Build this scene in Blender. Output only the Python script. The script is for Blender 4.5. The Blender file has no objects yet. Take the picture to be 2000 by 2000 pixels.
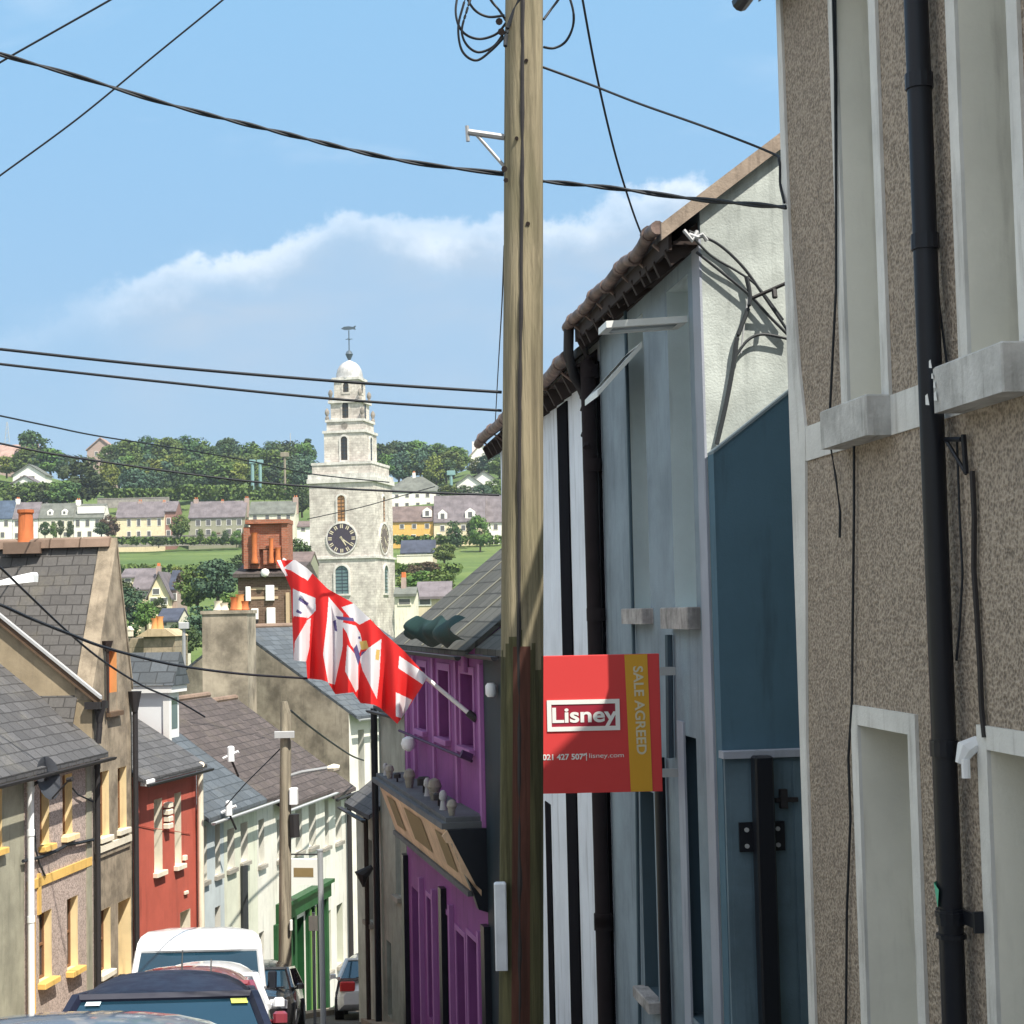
import bpy, bmesh, math, random
from mathutils import Vector, Matrix, noise
SC = bpy.context.scene
COL = SC.collection
R = math.radians
random.seed(7)

# ------------------------------------------------------------------ camera
FPX = 3200.0                       # focal length in pixels of the 2000 px photograph
PITCH, ROLL = math.atan(196/FPX), R(-1.25)
cam = bpy.data.cameras.new('camera'); camo = bpy.data.objects.new('camera', cam); COL.objects.link(camo)
cam.sensor_fit = 'HORIZONTAL'; cam.sensor_width = 36; cam.lens = 36*FPX/2000
cam.clip_start = .1; cam.clip_end = 9000
MC = Matrix.Rotation(math.pi/2+PITCH, 4, 'X') @ Matrix.Rotation(ROLL, 4, 'Z')
camo.matrix_world = MC
SC.camera = camo
M3 = MC.to_3x3()
def ray(u, v):
    d = M3 @ Vector(((u-1000)/FPX, -(v-1000)/FPX, -1))
    return d/d.y
def at(u, v, D): return ray(u, v)*D

# ------------------------------------------------------------------ world, sun, exposure
SUN_EL, SUN_AZ = R(57.5), R(139.6)
world = bpy.data.worlds.new("World"); SC.world = world; world.use_nodes = True
wn = world.node_tree; wn.nodes.clear()
def N(nt, t, **kw):
    n = nt.nodes.new(t)
    for k, val in kw.items():
        if k in n.inputs: n.inputs[k].default_value = val
        else: setattr(n, k, val)
    return n
def math_(nt, op, a, b=None, clamp=False):
    n = nt.nodes.new('ShaderNodeMath'); n.operation = op; n.use_clamp = clamp
    for i, x in enumerate((a, b)):
        if x is None: continue
        if isinstance(x, (int, float)): n.inputs[i].default_value = x
        else: nt.links.new(x, n.inputs[i])
    return n.outputs[0]
def maprange(nt, x, a, b, c=0, d=1, smooth=True):
    n = nt.nodes.new('ShaderNodeMapRange'); n.interpolation_type = 'SMOOTHSTEP' if smooth else 'LINEAR'
    nt.links.new(x, n.inputs[0])
    for i, val in enumerate((a, b, c, d)):
        n.inputs[i+1].default_value = val
    return n.outputs[0]
def mixc(nt, f, a, b, bt='MIX'):
    n = nt.nodes.new('ShaderNodeMix'); n.data_type = 'RGBA'; n.blend_type = bt
    for s, x in ((0, f), (6, a), (7, b)):
        if hasattr(x, 'links'): nt.links.new(x, n.inputs[s])
        elif s == 0: n.inputs[0].default_value = x
        else: n.inputs[s].default_value = (*x, 1) if len(x) == 3 else x
    return n.outputs[2]
sky = N(wn, 'ShaderNodeTexSky', sky_type='NISHITA', sun_disc=False, sun_elevation=SUN_EL, sun_rotation=SUN_AZ, altitude=50, air_density=1.0, dust_density=.6, ozone_density=2.0)
tc = N(wn, 'ShaderNodeTexCoord'); sp = N(wn, 'ShaderNodeSeparateXYZ'); wn.links.new(tc.outputs['Generated'], sp.inputs[0])
yy = math_(wn, 'MAXIMUM', sp.outputs[1], .05)
az = math_(wn, 'DIVIDE', sp.outputs[0], yy); el = math_(wn, 'DIVIDE', sp.outputs[2], yy)
cv = N(wn, 'ShaderNodeCombineXYZ'); wn.links.new(az, cv.inputs[0]); wn.links.new(el, cv.inputs[1])
nz = N(wn, 'ShaderNodeTexNoise', Scale=16.0, Detail=8.0, Roughness=.62); wn.links.new(cv.outputs[0], nz.inputs['Vector'])
nz2 = N(wn, 'ShaderNodeTexNoise', Scale=5.0, Detail=4.0, Roughness=.55, Distortion=.4)
mp = N(wn, 'ShaderNodeMapping'); mp.inputs['Scale'].default_value = (1.2, 4.0, 1); mp.inputs['Rotation'].default_value = (0, 0, -.25)
wn.links.new(cv.outputs[0], mp.inputs[0]); wn.links.new(mp.outputs[0], nz2.inputs['Vector'])
fc = wn.nodes.new('ShaderNodeFloatCurve'); c = fc.mapping.curves[0]
top = [(0, 640), (120, 610), (205, 565), (300, 515), (400, 480), (480, 478), (560, 450), (650, 418), (740, 408), (850, 430), (950, 420), (1100, 395), (1300, 350), (1600, 330), (2000, 420)]
pts = []
for u, v in top:
    d = ray(u, v); pts.append(((d.x+.4)/.8, d.z/.4))
c.points[0].location = (0, pts[0][1]); c.points[1].location = (1, pts[-1][1])
for p in pts: c.points.new(*p)
fc.mapping.update()
wn.links.new(math_(wn, 'DIVIDE', math_(wn, 'ADD', az, .4), .8, True), fc.inputs['Value'])
eltop = math_(wn, 'MULTIPLY', fc.outputs[0], .4)
below = math_(wn, 'SUBTRACT', eltop, el)                        # >0 under the cloud's upper edge
below = math_(wn, 'ADD', below, math_(wn, 'MULTIPLY', math_(wn, 'SUBTRACT', nz.outputs[0], .5), .075))
edge = maprange(wn, below, 0, .011)
fade = maprange(wn, below, .02, .15, 1, .16)
side = maprange(wn, az, -.28, -.19, .15, 1)
body = math_(wn, 'MULTIPLY', math_(wn, 'MULTIPLY', edge, fade), side)
var = maprange(wn, nz2.outputs[0], .35, .7, .55, 1.15)
dens = math_(wn, 'MULTIPLY', math_(wn, 'MULTIPLY', body, var), .72, True)
wisp = math_(wn, 'MULTIPLY', maprange(wn, nz2.outputs[0], .55, .8), .16)
dens = math_(wn, 'MAXIMUM', dens, wisp)
ccol = mixc(wn, maprange(wn, below, .0, .035), (4.9, 5.1, 5.3), (2.3, 2.8, 3.4))
grad = mixc(wn, maprange(wn, el, .02, .42), (1.3, 2.1, 3.0), (1.22, 2.42, 3.65))
skyc = mixc(wn, .86, sky.outputs[0], grad)        # milky summer blue
out = mixc(wn, dens, skyc, ccol)
# unseen broken cloud added overhead and behind the viewer to lift the shaded fronts
n3 = N(wn, 'ShaderNodeTexNoise', Scale=2.2, Detail=6.0, Roughness=.6); wn.links.new(tc.outputs['Generated'], n3.inputs['Vector'])
away = math_(wn, 'MULTIPLY', maprange(wn, sp.outputs[1], .75, .2), maprange(wn, n3.outputs[0], .4, .6, .35, .85))
out = mixc(wn, away, out, (4.6, 4.5, 4.5))
bg = N(wn, 'ShaderNodeBackground', Strength=.14); wn.links.new(out, bg.inputs[0])
wo = N(wn, 'ShaderNodeOutputWorld'); wn.links.new(bg.outputs[0], wo.inputs[0])

sl = bpy.data.lights.new('sun', 'SUN'); sl.energy = 4.5; sl.angle = R(.5); sl.color = (1, .93, .82)
so = bpy.data.objects.new('sun', sl); COL.objects.link(so)
tosun = Vector((math.sin(SUN_AZ)*math.cos(SUN_EL), math.cos(SUN_AZ)*math.cos(SUN_EL), math.sin(SUN_EL)))
so.rotation_euler = tosun.to_track_quat('Z', 'Y').to_euler(); so.location = (20, -20, 60)
SC.view_settings.view_transform = 'Standard'; SC.view_settings.look = 'None'
SC.view_settings.gamma = 1; SC.view_settings.exposure = .8
SC.cycles.max_bounces = 6

# ------------------------------------------------------------------ materials
MATS = {}
def mat(name, col, rough=.85, kind='plain', col2=None, bump=.3, scale=1.0, metal=0.0, var=.18, spec=.3, **kw):
    if name in MATS: return MATS[name]
    m = bpy.data.materials.new(name); m.use_nodes = True; nt = m.node_tree
    b = nt.nodes['Principled BSDF']; L = nt.links.new
    b.inputs['Roughness'].default_value = rough; b.inputs['Metallic'].default_value = metal
    b.inputs['Specular IOR Level'].default_value = spec
    tcn = nt.nodes.new('ShaderNodeTexCoord'); ob, uv = tcn.outputs['Object'], tcn.outputs['UV']
    def noise_(vec, s, det=5, ro=.55, sc3=None, dist=0):
        n = N(nt, 'ShaderNodeTexNoise', Scale=s, Detail=det, Roughness=ro, Distortion=dist)
        if sc3:
            q = nt.nodes.new('ShaderNodeMapping'); q.inputs['Scale'].default_value = sc3; L(vec, q.inputs[0]); L(q.outputs[0], n.inputs['Vector'])
        else: L(vec, n.inputs['Vector'])
        return n.outputs[0]
    dark = tuple(x*(1-var*1.6) for x in col); lite = tuple(min(1, x*(1+var*.7)) for x in col)
    h = None
    if kind == 'flat':
        c_ = mixc(nt, noise_(ob, 6*scale), tuple(x*(1-var*.5) for x in col), lite)
    elif kind == 'plain':
        big = noise_(ob, 1.1*scale, 6, .65)
        c_ = mixc(nt, maprange(nt, big, .3, .7), dark, lite)
        st = noise_(uv, 3*scale, 4, .6, (2.2, .25, 1))
        c_ = mixc(nt, maprange(nt, st, .5, .78, 0, .5), c_, tuple(x*.55 for x in (col2 or col)))
        h = noise_(ob, 60, 3)
    elif kind == 'pebble':
        a = noise_(ob, 30*scale, 4, .7); vor = N(nt, 'ShaderNodeTexVoronoi', Scale=58*scale); L(ob, vor.inputs['Vector'])
        f = math_(nt, 'ADD', math_(nt, 'MULTIPLY', a, .75), math_(nt, 'MULTIPLY', vor.outputs['Distance'], .45))
        c_ = mixc(nt, maprange(nt, f, .38, .78), tuple(x*.58 for x in col), tuple(min(1, x*1.3) for x in col))
        big = noise_(ob, .9, 5, .6)
        c_ = mixc(nt, maprange(nt, big, .5, .75, 0, .35), c_, col2 or dark)
        h = f
    elif kind == 'slate':
        br = N(nt, 'ShaderNodeTexBrick', Scale=1.0); br.offset = .5
        br.inputs['Brick Width'].default_value = .34*scale; br.inputs['Row Height'].default_value = .23*scale
        br.inputs['Mortar Size'].default_value = .014*scale; br.inputs['Mortar Smooth'].default_value = .2; br.inputs['Bias'].default_value = -.1
        nv = N(nt, 'ShaderNodeTexNoise', Scale=2.5, Detail=3.0); L(uv, nv.inputs['Vector'])
        vm = nt.nodes.new('ShaderNodeVectorMath'); vm.operation = 'MULTIPLY_ADD'; L(nv.outputs['Color'], vm.inputs[0]); vm.inputs[1].default_value = (.05, .05, 0); L(uv, vm.inputs[2])
        L(vm.outputs[0], br.inputs['Vector'])
        br.inputs['Color1'].default_value = (*[x*(1-.28*kw.get('sv', .75)) for x in col], 1); br.inputs['Color2'].default_value = (*[x*(1+.3*kw.get('sv', .75)) for x in col], 1)
        br.inputs['Mortar'].default_value = (*[x*.42 for x in col], 1)
        big = noise_(ob, 1.3, 6, .7)
        c_ = mixc(nt, maprange(nt, big, .5, .78, 0, .55), br.outputs[0], col2 or (.2, .19, .13))
        fine = noise_(ob, 18, 4, .7); c_ = mixc(nt, maprange(nt, fine, .35, .7, .0, .35), c_, tuple(x*.5 for x in col))
        h = math_(nt, 'ADD', math_(nt, 'MULTIPLY', math_(nt, 'SUBTRACT', 1, br.outputs['Fac']), .8), math_(nt, 'MULTIPLY', fine, .3))
    elif kind == 'brick':
        br = N(nt, 'ShaderNodeTexBrick', Scale=1.0)
        br.inputs['Brick Width'].default_value = .23*scale; br.inputs['Row Height'].default_value = .085*scale; br.inputs['Mortar Size'].default_value = .01*scale
        L(uv, br.inputs['Vector'])
        br.inputs['Color1'].default_value = (*dark, 1); br.inputs['Color2'].default_value = (*lite, 1); br.inputs['Mortar'].default_value = (*(col2 or (.3, .27, .23)), 1)
        c_ = mixc(nt, maprange(nt, noise_(ob, 1.5, 5, .6), .5, .8, 0, .5), br.outputs[0], tuple(x*.4 for x in col)); h = br.outputs['Fac']
    elif kind == 'stone':
        a = noise_(ob, .35*scale, 8, .72); b2 = noise_(ob, 1.3*scale, 6, .75)
        f = math_(nt, 'ADD', math_(nt, 'MULTIPLY', a, .6), math_(nt, 'MULTIPLY', b2, .5))
        c_ = mixc(nt, maprange(nt, f, .42, .66), col2 or dark, lite)
        br = N(nt, 'ShaderNodeTexBrick', Scale=1.0); br.inputs['Brick Width'].default_value = .8; br.inputs['Row Height'].default_value = .35; br.inputs['Mortar Size'].default_value = .02
        L(uv, br.inputs['Vector']); br.inputs['Color1'].default_value = (.8, .8, .8, 1); br.inputs['Color2'].default_value = (1, 1, 1, 1); br.inputs['Mortar'].default_value = (.6, .6, .6, 1)
        c_ = mixc(nt, .8, c_, br.outputs[0], 'MULTIPLY'); h = b2
    elif kind == 'wood':
        a = noise_(ob, 10*scale, 7, .7, (1, 1, .06), .6); g = noise_(ob, 1.1, 4, .6, (1, 1, .5)); k = noise_(ob, 40*scale, 4, .6, (1, 1, .03))
        c_ = mixc(nt, maprange(nt, a, .32, .68), tuple(x*.42 for x in col), tuple(x*1.25 for x in col))
        c_ = mixc(nt, maprange(nt, g, .42, .68, 0, .6), c_, col2 or dark)
        c_ = mixc(nt, maprange(nt, k, .5, .7, 0, .5), c_, tuple(x*.35 for x in col)); h = math_(nt, 'ADD', a, k)
    elif kind == 'leaf':
        a = noise_(ob, .45*scale, 3, .6); oi = nt.nodes.new('ShaderNodeObjectInfo')
        c_ = mixc(nt, maprange(nt, a, .35, .65), col, col2)
        hs = nt.nodes.new('ShaderNodeHueSaturation'); L(c_, hs.inputs['Color'])
        L(maprange(nt, oi.outputs['Random'], 0, 1, .47, .53, False), hs.inputs['Hue']); L(maprange(nt, oi.outputs['Random'], 0, 1, .75, 1.3, False), hs.inputs['Value'])
        c_ = hs.outputs[0]
    elif kind == 'grass':
        a = noise_(ob, .02, 6, .6, (1, 3, 1)); b2 = noise_(ob, .6, 5, .7)
        c_ = mixc(nt, maprange(nt, a, .35, .65), col, col2)
        c_ = mixc(nt, maprange(nt, b2, .4, .7, 0, .4), c_, tuple(x*.6 for x in col))
    elif kind == 'glass':
        c_ = mixc(nt, noise_(ob, 1.3, 2), tuple(x*.6 for x in col), tuple(x*1.4 for x in col))
        b.inputs['Coat Weight'].default_value = .5; b.inputs['Coat Roughness'].default_value = .03
    elif kind == 'car':
        c_ = mixc(nt, noise_(ob, 2.5, 4), col, tuple(x*.86 for x in col))
        b.inputs['Coat Weight'].default_value = kw.get('coat', 1); b.inputs['Coat Roughness'].default_value = .05
        f2 = noise_(ob, 7, 3); L(maprange(nt, f2, .3, .7, rough*.85, rough*1.25), b.inputs['Roughness'])
    L(c_, b.inputs['Base Color'])
    if h is not None and bump > 0:
        bp = nt.nodes.new('ShaderNodeBump'); bp.inputs['Strength'].default_value = bump; bp.inputs['Distance'].default_value = kw.get('bd', .01)
        L(h, bp.inputs['Height']); L(bp.outputs[0], b.inputs['Normal'])
    if kw.get('sub'):
        b.inputs['Subsurface Weight'].default_value = 0
    MATS[name] = m
    return m

# ------------------------------------------------------------------ mesh builder
class Fr:
    """facade frame: x runs along the facade away from the camera, y into the building, z up (world metres)."""
    def __init__(s, P, tanh, inw):
        n = math.hypot(tanh, 1); s.h = Vector((tanh/n, 1/n, 0)); s.l = Vector((-1/n, tanh/n, 0))*inw; s.O = Vector((P[0], P[1], 0))
    def T(s, x, y, z): return s.O + s.h*x + s.l*y + Vector((0, 0, z))
    def hit(s, u, v, y=0):
        d = ray(u, v); nn = s.l; o = s.O + s.l*y
        t = o.dot(nn)/d.dot(nn); p = d*t
        return (p-s.O).dot(s.h), p.z
class WF:
    """plain world frame with a heading (x right, y away, z up) at a point"""
    def __init__(s, P, rz=0):
        s.O = Vector(P); c, n = math.cos(rz), math.sin(rz); s.a = Vector((c, n, 0)); s.b = Vector((-n, c, 0))
    def T(s, x, y, z): return s.O + s.a*x + s.b*y + Vector((0, 0, z))
ID = WF((0, 0, 0))
class MB:
    def __init__(s, fr=None): s.v = []; s.f = []; s.m = []; s.fr = fr or ID
    def add(s, vs, fs, mi=0):
        o = len(s.v); s.v += [s.fr.T(*p) for p in vs]; s.f += [tuple(i+o for i in f) for f in fs]; s.m += [mi]*len(fs); return s
    def quad(s, a, b, c, d, mi=0): return s.add([a, b, c, d], [(0, 1, 2, 3)], mi)
    def poly(s, ps, mi=0): return s.add(ps, [tuple(range(len(ps)))], mi)
    def box(s, x0, x1, y0, y1, z0, z1, mi=0):
        v = [(x, y, z) for z in (z0, z1) for y in (y0, y1) for x in (x0, x1)]
        return s.add(v, [(0, 2, 3, 1), (4, 5, 7, 6), (0, 1, 5, 4), (2, 6, 7, 3), (0, 4, 6, 2), (1, 3, 7, 5)], mi)
    def bev(s, x0, x1, y0, y1, z0, z1, b=.02, mi=0):
        """box with chamfered vertical and top edges"""
        P = [(x0+b, y0), (x1-b, y0), (x1, y0+b), (x1, y1-b), (x1-b, y1), (x0+b, y1), (x0, y1-b), (x0, y0+b)]
        Q = [(x0+2*b, y0+b), (x1-2*b, y0+b), (x1-b, y0+2*b), (x1-b, y1-2*b), (x1-2*b, y1-b), (x0+2*b, y1-b), (x0+b, y1-2*b), (x0+b, y0+2*b)]
        v = [(*p, z0) for p in P]+[(*p, z1-b) for p in P]+[(*q, z1) for q in Q]
        f = [tuple(range(8))[::-1], tuple(range(16, 24))]
        for k in (0, 8):
            f += [(k+i, k+(i+1) % 8, k+8+(i+1) % 8, k+8+i) for i in range(8)]
        return s.add(v, f, mi)
    def prism(s, poly, vec, mi=0, caps=True):
        n = len(poly); w = [tuple(a+b for a, b in zip(p, vec)) for p in poly]
        f = [(i, (i+1) % n, n+(i+1) % n, n+i) for i in range(n)]
        if caps: f += [tuple(range(n))[::-1], tuple(range(n, 2*n))]
        return s.add(list(poly)+w, f, mi)
    def tube(s, pts, r, n=8, mi=0, caps=True):
        """tube through local points; r is a number or a list"""
        P = [Vector(p) for p in pts]; rs = r if isinstance(r, (list, tuple)) else [r]*len(P); vs = []; fs = []
        up = Vector((.013, .021, 1))
        for i, p in enumerate(P):
            d = (P[min(i+1, len(P)-1)]-P[max(i-1, 0)]).normalized()
            a = d.cross(up if abs(d.z) < .95 else Vector((1, .01, 0))).normalized(); b = d.cross(a)
            for k in range(n):
                t = 2*math.pi*k/n; vs.append(tuple(p+(a*math.cos(t)+b*math.sin(t))*rs[i]))
        for i in range(len(P)-1):
            fs += [(i*n+k, i*n+(k+1) % n, (i+1)*n+(k+1) % n, (i+1)*n+k) for k in range(n)]
        if caps: fs += [tuple(range(n))[::-1], tuple(range((len(P)-1)*n, len(P)*n))]
        return s.add(vs, fs, mi)
    def lathe(s, prof, cx=0, cy=0, n=12, mi=0):
        """prof: list of (r, z)"""
        vs = [(cx+r*math.cos(2*math.pi*k/n), cy+r*math.sin(2*math.pi*k/n), z) for r, z in prof for k in range(n)]
        fs = [(i*n+k, i*n+(k+1) % n, (i+1)*n+(k+1) % n, (i+1)*n+k) for i in range(len(prof)-1) for k in range(n)]
        fs += [tuple(range(n))[::-1], tuple(range((len(prof)-1)*n, len(prof)*n))]
        return s.add(vs, fs, mi)
    def build(s, name, mats, parent=None, smooth=False, fix=True):
        off = parent_loc(parent)
        if parent is None: # mesh thing: put its origin at its own base centre
            xs = [p.x for p in s.v]; ys = [p.y for p in s.v]; zs = [p.z for p in s.v]
            off = Vector(((min(xs)+max(xs))/2, (min(ys)+max(ys))/2, min(zs)))
        me = bpy.data.meshes.new(name); me.from_pydata([tuple(p-off) for p in s.v], [], s.f)
        if not isinstance(mats, (list, tuple)): mats = [mats]
        for m in mats: me.materials.append(m)
        me.polygons.foreach_set('material_index', s.m)
        if fix:
            bm = bmesh.new(); bm.from_mesh(me); bmesh.ops.recalc_face_normals(bm, faces=bm.faces); bm.to_mesh(me); bm.free()
        uvl = me.uv_layers.new(name='UVMap').data
        for p in me.polygons:
            n = p.normal
            if abs(n.z) > .999 or n.length < .5: a, b = Vector((1, 0, 0)), Vector((0, 1, 0))
            else: a = Vector((0, 0, 1)).cross(n).normalized(); b = n.cross(a)
            for li in p.loop_indices:
                co = me.vertices[me.loops[li].vertex_index].co; uvl[li].uv = (co.dot(a), co.dot(b))
        if smooth:
            me.polygons.foreach_set('use_smooth', [True]*len(me.polygons))
            if hasattr(me, 'set_sharp_from_angle'): me.set_sharp_from_angle(angle=R(40))
        me.update()
        o = bpy.data.objects.new(name, me); COL.objects.link(o)
        if parent is None: o.location = off
        else: o.parent = parent
        return o
def parent_loc(p):
    l = Vector((0, 0, 0))
    while p is not None: l += p.location; p = p.parent
    return l
def tag(o, label=None, cat=None, group=None, kind=None):
    if label: o['label'] = label
    if cat: o['category'] = cat
    if group: o['group'] = group
    if kind: o['kind'] = kind
    return o
def thing(name, label, cat, loc, group=None):
    o = bpy.data.objects.new(name, None); o.empty_display_size = .3; COL.objects.link(o); o.location = loc
    return tag(o, label, cat, group)
def clone(src, loc, rz=0, sc=1, label=None):
    def cp(o, par):
        c_ = o.copy(); COL.objects.link(c_)
        if par: c_.parent = par
        for ch in o.children: cp(ch, c_)
        return c_
    r = cp(src, None); r.location = loc; r.rotation_euler = (0, 0, rz); r.scale = (sc, sc, sc) if isinstance(sc, (int, float)) else sc
    if label: r['label'] = label
    return r

# ------------------------------------------------------------------ palette
m_slate = mat('slate_grey', (.1, .1, .105), .75, 'slate', (.21, .2, .17), .5)
m_slate_big = mat('slate_big', (.115, .11, .107), .75, 'slate', (.17, .155, .12), .5, scale=.9, sv=.5)
m_slate_brown = mat('slate_brown', (.1, .082, .078), .8, 'slate', (.14, .12, .09), .5)
m_slate_blue = mat('slate_blue', (.1, .115, .13), .65, 'slate', (.13, .135, .13), .4, scale=1.2)
m_slate_moss = mat('slate_moss', (.1, .1, .09), .85, 'slate', (.13, .125, .08), .6, scale=1.6)
m_glass = mat('window_glass', (.03, .045, .06), .06, 'glass', spec=.6)
m_glassb = mat('window_glass_pale', (.12, .16, .2), .08, 'glass', spec=.6)
m_white = mat('white_paint', (.78, .78, .76), .6, 'flat', var=.08)
m_pvc = mat('white_pvc', (.8, .82, .84), .35, 'flat', var=.05)
m_cream = mat('cream_paint', (.88, .7, .4), .7, 'plain', (.5, .4, .25), .15, var=.08)
m_yellow = mat('yellow_paint', (.8, .52, .16), .6, 'plain', (.5, .32, .1), .15, var=.08)
m_ivory = mat('ivory_paint', (.8, .74, .6), .75, 'plain', (.5, .45, .35), .15, var=.08)
m_black = mat('black_gloss', (.012, .014, .02), .35, 'flat')
m_dark = mat('dark_metal', (.03, .028, .03), .6, 'flat')
m_rust = mat('rusty_brown', (.034, .024, .021), .8, 'flat', var=.5)
m_grey = mat('galvanised', (.36, .37, .38), .5, 'flat', metal=.3)
m_concrete = mat('concrete', (.34, .32, .28), .9, 'plain', (.2, .18, .15), .4)
m_lead = mat('lead_flashing', (.42, .43, .44), .6, 'flat')
m_terra = mat('terracotta', (.62, .19, .07), .8, 'plain', (.2, .06, .03), .3)
m_cable = mat('black_cable', (.02, .024, .03), .6, 'flat')
m_brown = mat('brown_timber', (.13, .085, .055), .8, 'plain')
m_asphalt = mat('asphalt', (.12, .115, .11), .9, 'plain', (.03, .03, .03), .5, scale=2)
m_path = mat('pavement_concrete', (.3, .25, .2), .9, 'plain', (.15, .12, .1), .5)
m_pole = mat('pole_wood', (.31, .265, .18), .9, 'wood', (.2, .19, .11), .9, bd=.02)
m_matt = mat('matt_black', (.006, .006, .009), .95, 'flat', spec=.05)
# ------------------------------------------------------------------ terrain
PROF = [(-60, 10.4), (0, -1.6), (45, -10.6), (70, -14), (120, -18.5), (200, -15), (260, -3.5), (310, 3), (340, 8), (400, 14.5), (450, 20), (480, 30), (520, 40), (600, 54), (690, 60), (900, 56), (1500, 40), (3500, -40)]
def gz(x, y):
    for (a, za), (b, zb) in zip(PROF, PROF[1:]):
        if y <= b:
            t = max(0, (y-a)/(b-a)); t2 = t if b <= 45 else t*t*(3-2*t)
            z = za+(zb-za)*t; break
    else: z = -40
    if y > 420:
        w = min(1, (y-420)/150); s_ = x/y
        z += w*(6*math.sin(s_*14+.6)+4*math.sin(s_*31))
    if y < 60: z -= 0
    return z
def build_ground():
    ys = [-60, -20, 0, 10, 20, 30, 45, 55, 70, 90, 120, 160, 200, 230, 260, 285, 310, 325, 340, 370, 400, 425, 450, 465, 480, 500, 520, 560, 600, 640, 690, 760, 900, 1200, 1500, 2200, 3500]
    b = MB(); nx = 48; vs = []; fs = []
    for y in ys:
        w = max(120, y*.9)
        for i in range(nx+1):
            x = -w+2*w*i/nx; vs.append((x, y, gz(x, y)-.03))
    for j in range(len(ys)-1):
        for i in range(nx):
            k = j*(nx+1)+i; fs.append((k, k+1, k+nx+2, k+nx+1))
    b.add(vs, fs)
    m = mat('hill_grass', (.07, .12, .03), .95, 'grass', (.13, .18, .05))
    tag(b.build('ground', m, smooth=True, fix=False), kind='structure')
build_ground()
def strip(name, pts, mtl, dz, th=0):
    """pts: list of (xl, xr, y); a sheet following the slope"""
    b = MB(); n = 0; vs = []
    for xl, xr, y in pts: vs += [(xl, y, gz(0, y)+dz), (xr, y, gz(0, y)+dz)]
    fs = [(2*i, 2*i+1, 2*i+3, 2*i+2) for i in range(len(pts)-1)]
    b.add(vs, fs)
    if th:
        k = len(vs); lo = [(x, y, z-th) for x, y, z in vs]
        b.add(vs+lo, [(2*i, 2*i+2, k+2*i+2, k+2*i) for i in range(len(pts)-1)]+[(2*i+1, 2*i+3, k+2*i+3, k+2*i+1) for i in range(len(pts)-1)])
    tag(b.build(name, mtl, fix=True), kind='structure')
strip('road', [(-8, 4.2, -40), (-7.5, 3, 0), (-7, 1.2, 10), (-6.9, -.2, 20), (-6.9, -1.6, 27), (-6.2, -3.4, 36), (-4.6, 0, 46), (-2, 8, 60)], m_asphalt, .01)
strip('pavement_right', [(4.2, 5.6, -40), (2.0, 3.2, 0), (.55, 1.7, 9.5), (-.9, .4, 20), (-1.9, -.5, 27), (-3.5, -2.6, 36)], m_path, .12, .14)
strip('pavement_left', [(-11, -8, -40), (-9.5, -7.5, 0), (-9, -7, 10), (-8.4, -6.9, 27), (-6.3, -5.7, 36), (-3.5, -3.0, 46.5)], m_path, .12, .14)

# ------------------------------------------------------------------ building helpers
def window(fr, root, x0, x1, z0, z1, rev=.18, fm=None, sm=None, sill=None, gm=None, door=False, surround=None, sw=.1, bars=1, sp=.1, sill_ext=.06, name=None, sh=.08, transom=True):
    """a recessed window or door with frame, pane, painted reveal, sill and optional raised surround"""
    fm = fm or m_pvc; sm = sm or m_cream; gm = gm or m_glass
    nm = name or ('door' if door else 'window')
    b = MB(fr); t = .05; y = rev
    if door:
        b.box(x0+.01, x1-.01, y, y+.05, z0, z1-.01)
        w = x1-x0
        for k in (.12, .52):
            b.box(x0+w*.15, x1-w*.15, y-.015, y, z0+(z1-z0)*k, z0+(z1-z0)*(k+.33))
        wo_ = b.build(nm, fm, root)
        h = MB(fr); h.tube([fr_local(x0+w*.2, y-.05, z0+1.0), (x0+w*.2, y-.05, z0+1.12)], .015); h.build('handle', m_grey, wo_)
    else:
        b.box(x0+.01, x0+t, y, y+.05, z0+.01, z1-.01); b.box(x1-t, x1-.01, y, y+.05, z0+.01, z1-.01)
        b.box(x0+t, x1-t, y+.001, y+.049, z0+.01, z0+t); b.box(x0+t, x1-t, y+.001, y+.049, z1-t, z1-.01)
        if transom: b.box(x0+t, x1-t, y+.003, y+.047, (z0+z1)/2-.02, (z0+z1)/2+.02)
        wo_ = b.build(nm, fm, root)
        MB(fr).quad((x0, y+.03, z0), (x1, y+.03, z0), (x1, y+.03, z1), (x0, y+.03, z1)).build('pane', gm, wo_)
    r = MB(fr); e = .002
    r.quad((x0+e, -.001, z0), (x0+e, y+.03, z0), (x0+e, y+.03, z1), (x0+e, -.001, z1)); r.quad((x1-e, -.001, z0), (x1-e, y+.03, z0), (x1-e, y+.03, z1), (x1-e, -.001, z1))
    r.quad((x0, -.001, z1-e), (x1, -.001, z1-e), (x1, y+.03, z1-e), (x0, y+.03, z1-e)); r.quad((x0, -.001, z0+e), (x1, -.001, z0+e), (x1, y+.03, z0+e), (x0, y+.03, z0+e))
    if surround:
        p = .018
        r.box(x0-sw, x0, -p, .004, z0, z1+sw, 1); r.box(x1, x1+sw, -p, .004, z0, z1+sw, 1); r.box(x0+.001, x1-.001, -p, .004, z1, z1+sw, 1)
    r.build('reveal', [sm, surround or sm], wo_, fix=False)
    if sill:
        s_ = MB(fr); s_.bev(x0-sill_ext, x1+sill_ext, -sp, .03, z0-sh, z0+.012, .008); s_.build('sill', sill, wo_)
    return wo_
def fr_local(*a): return a
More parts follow.
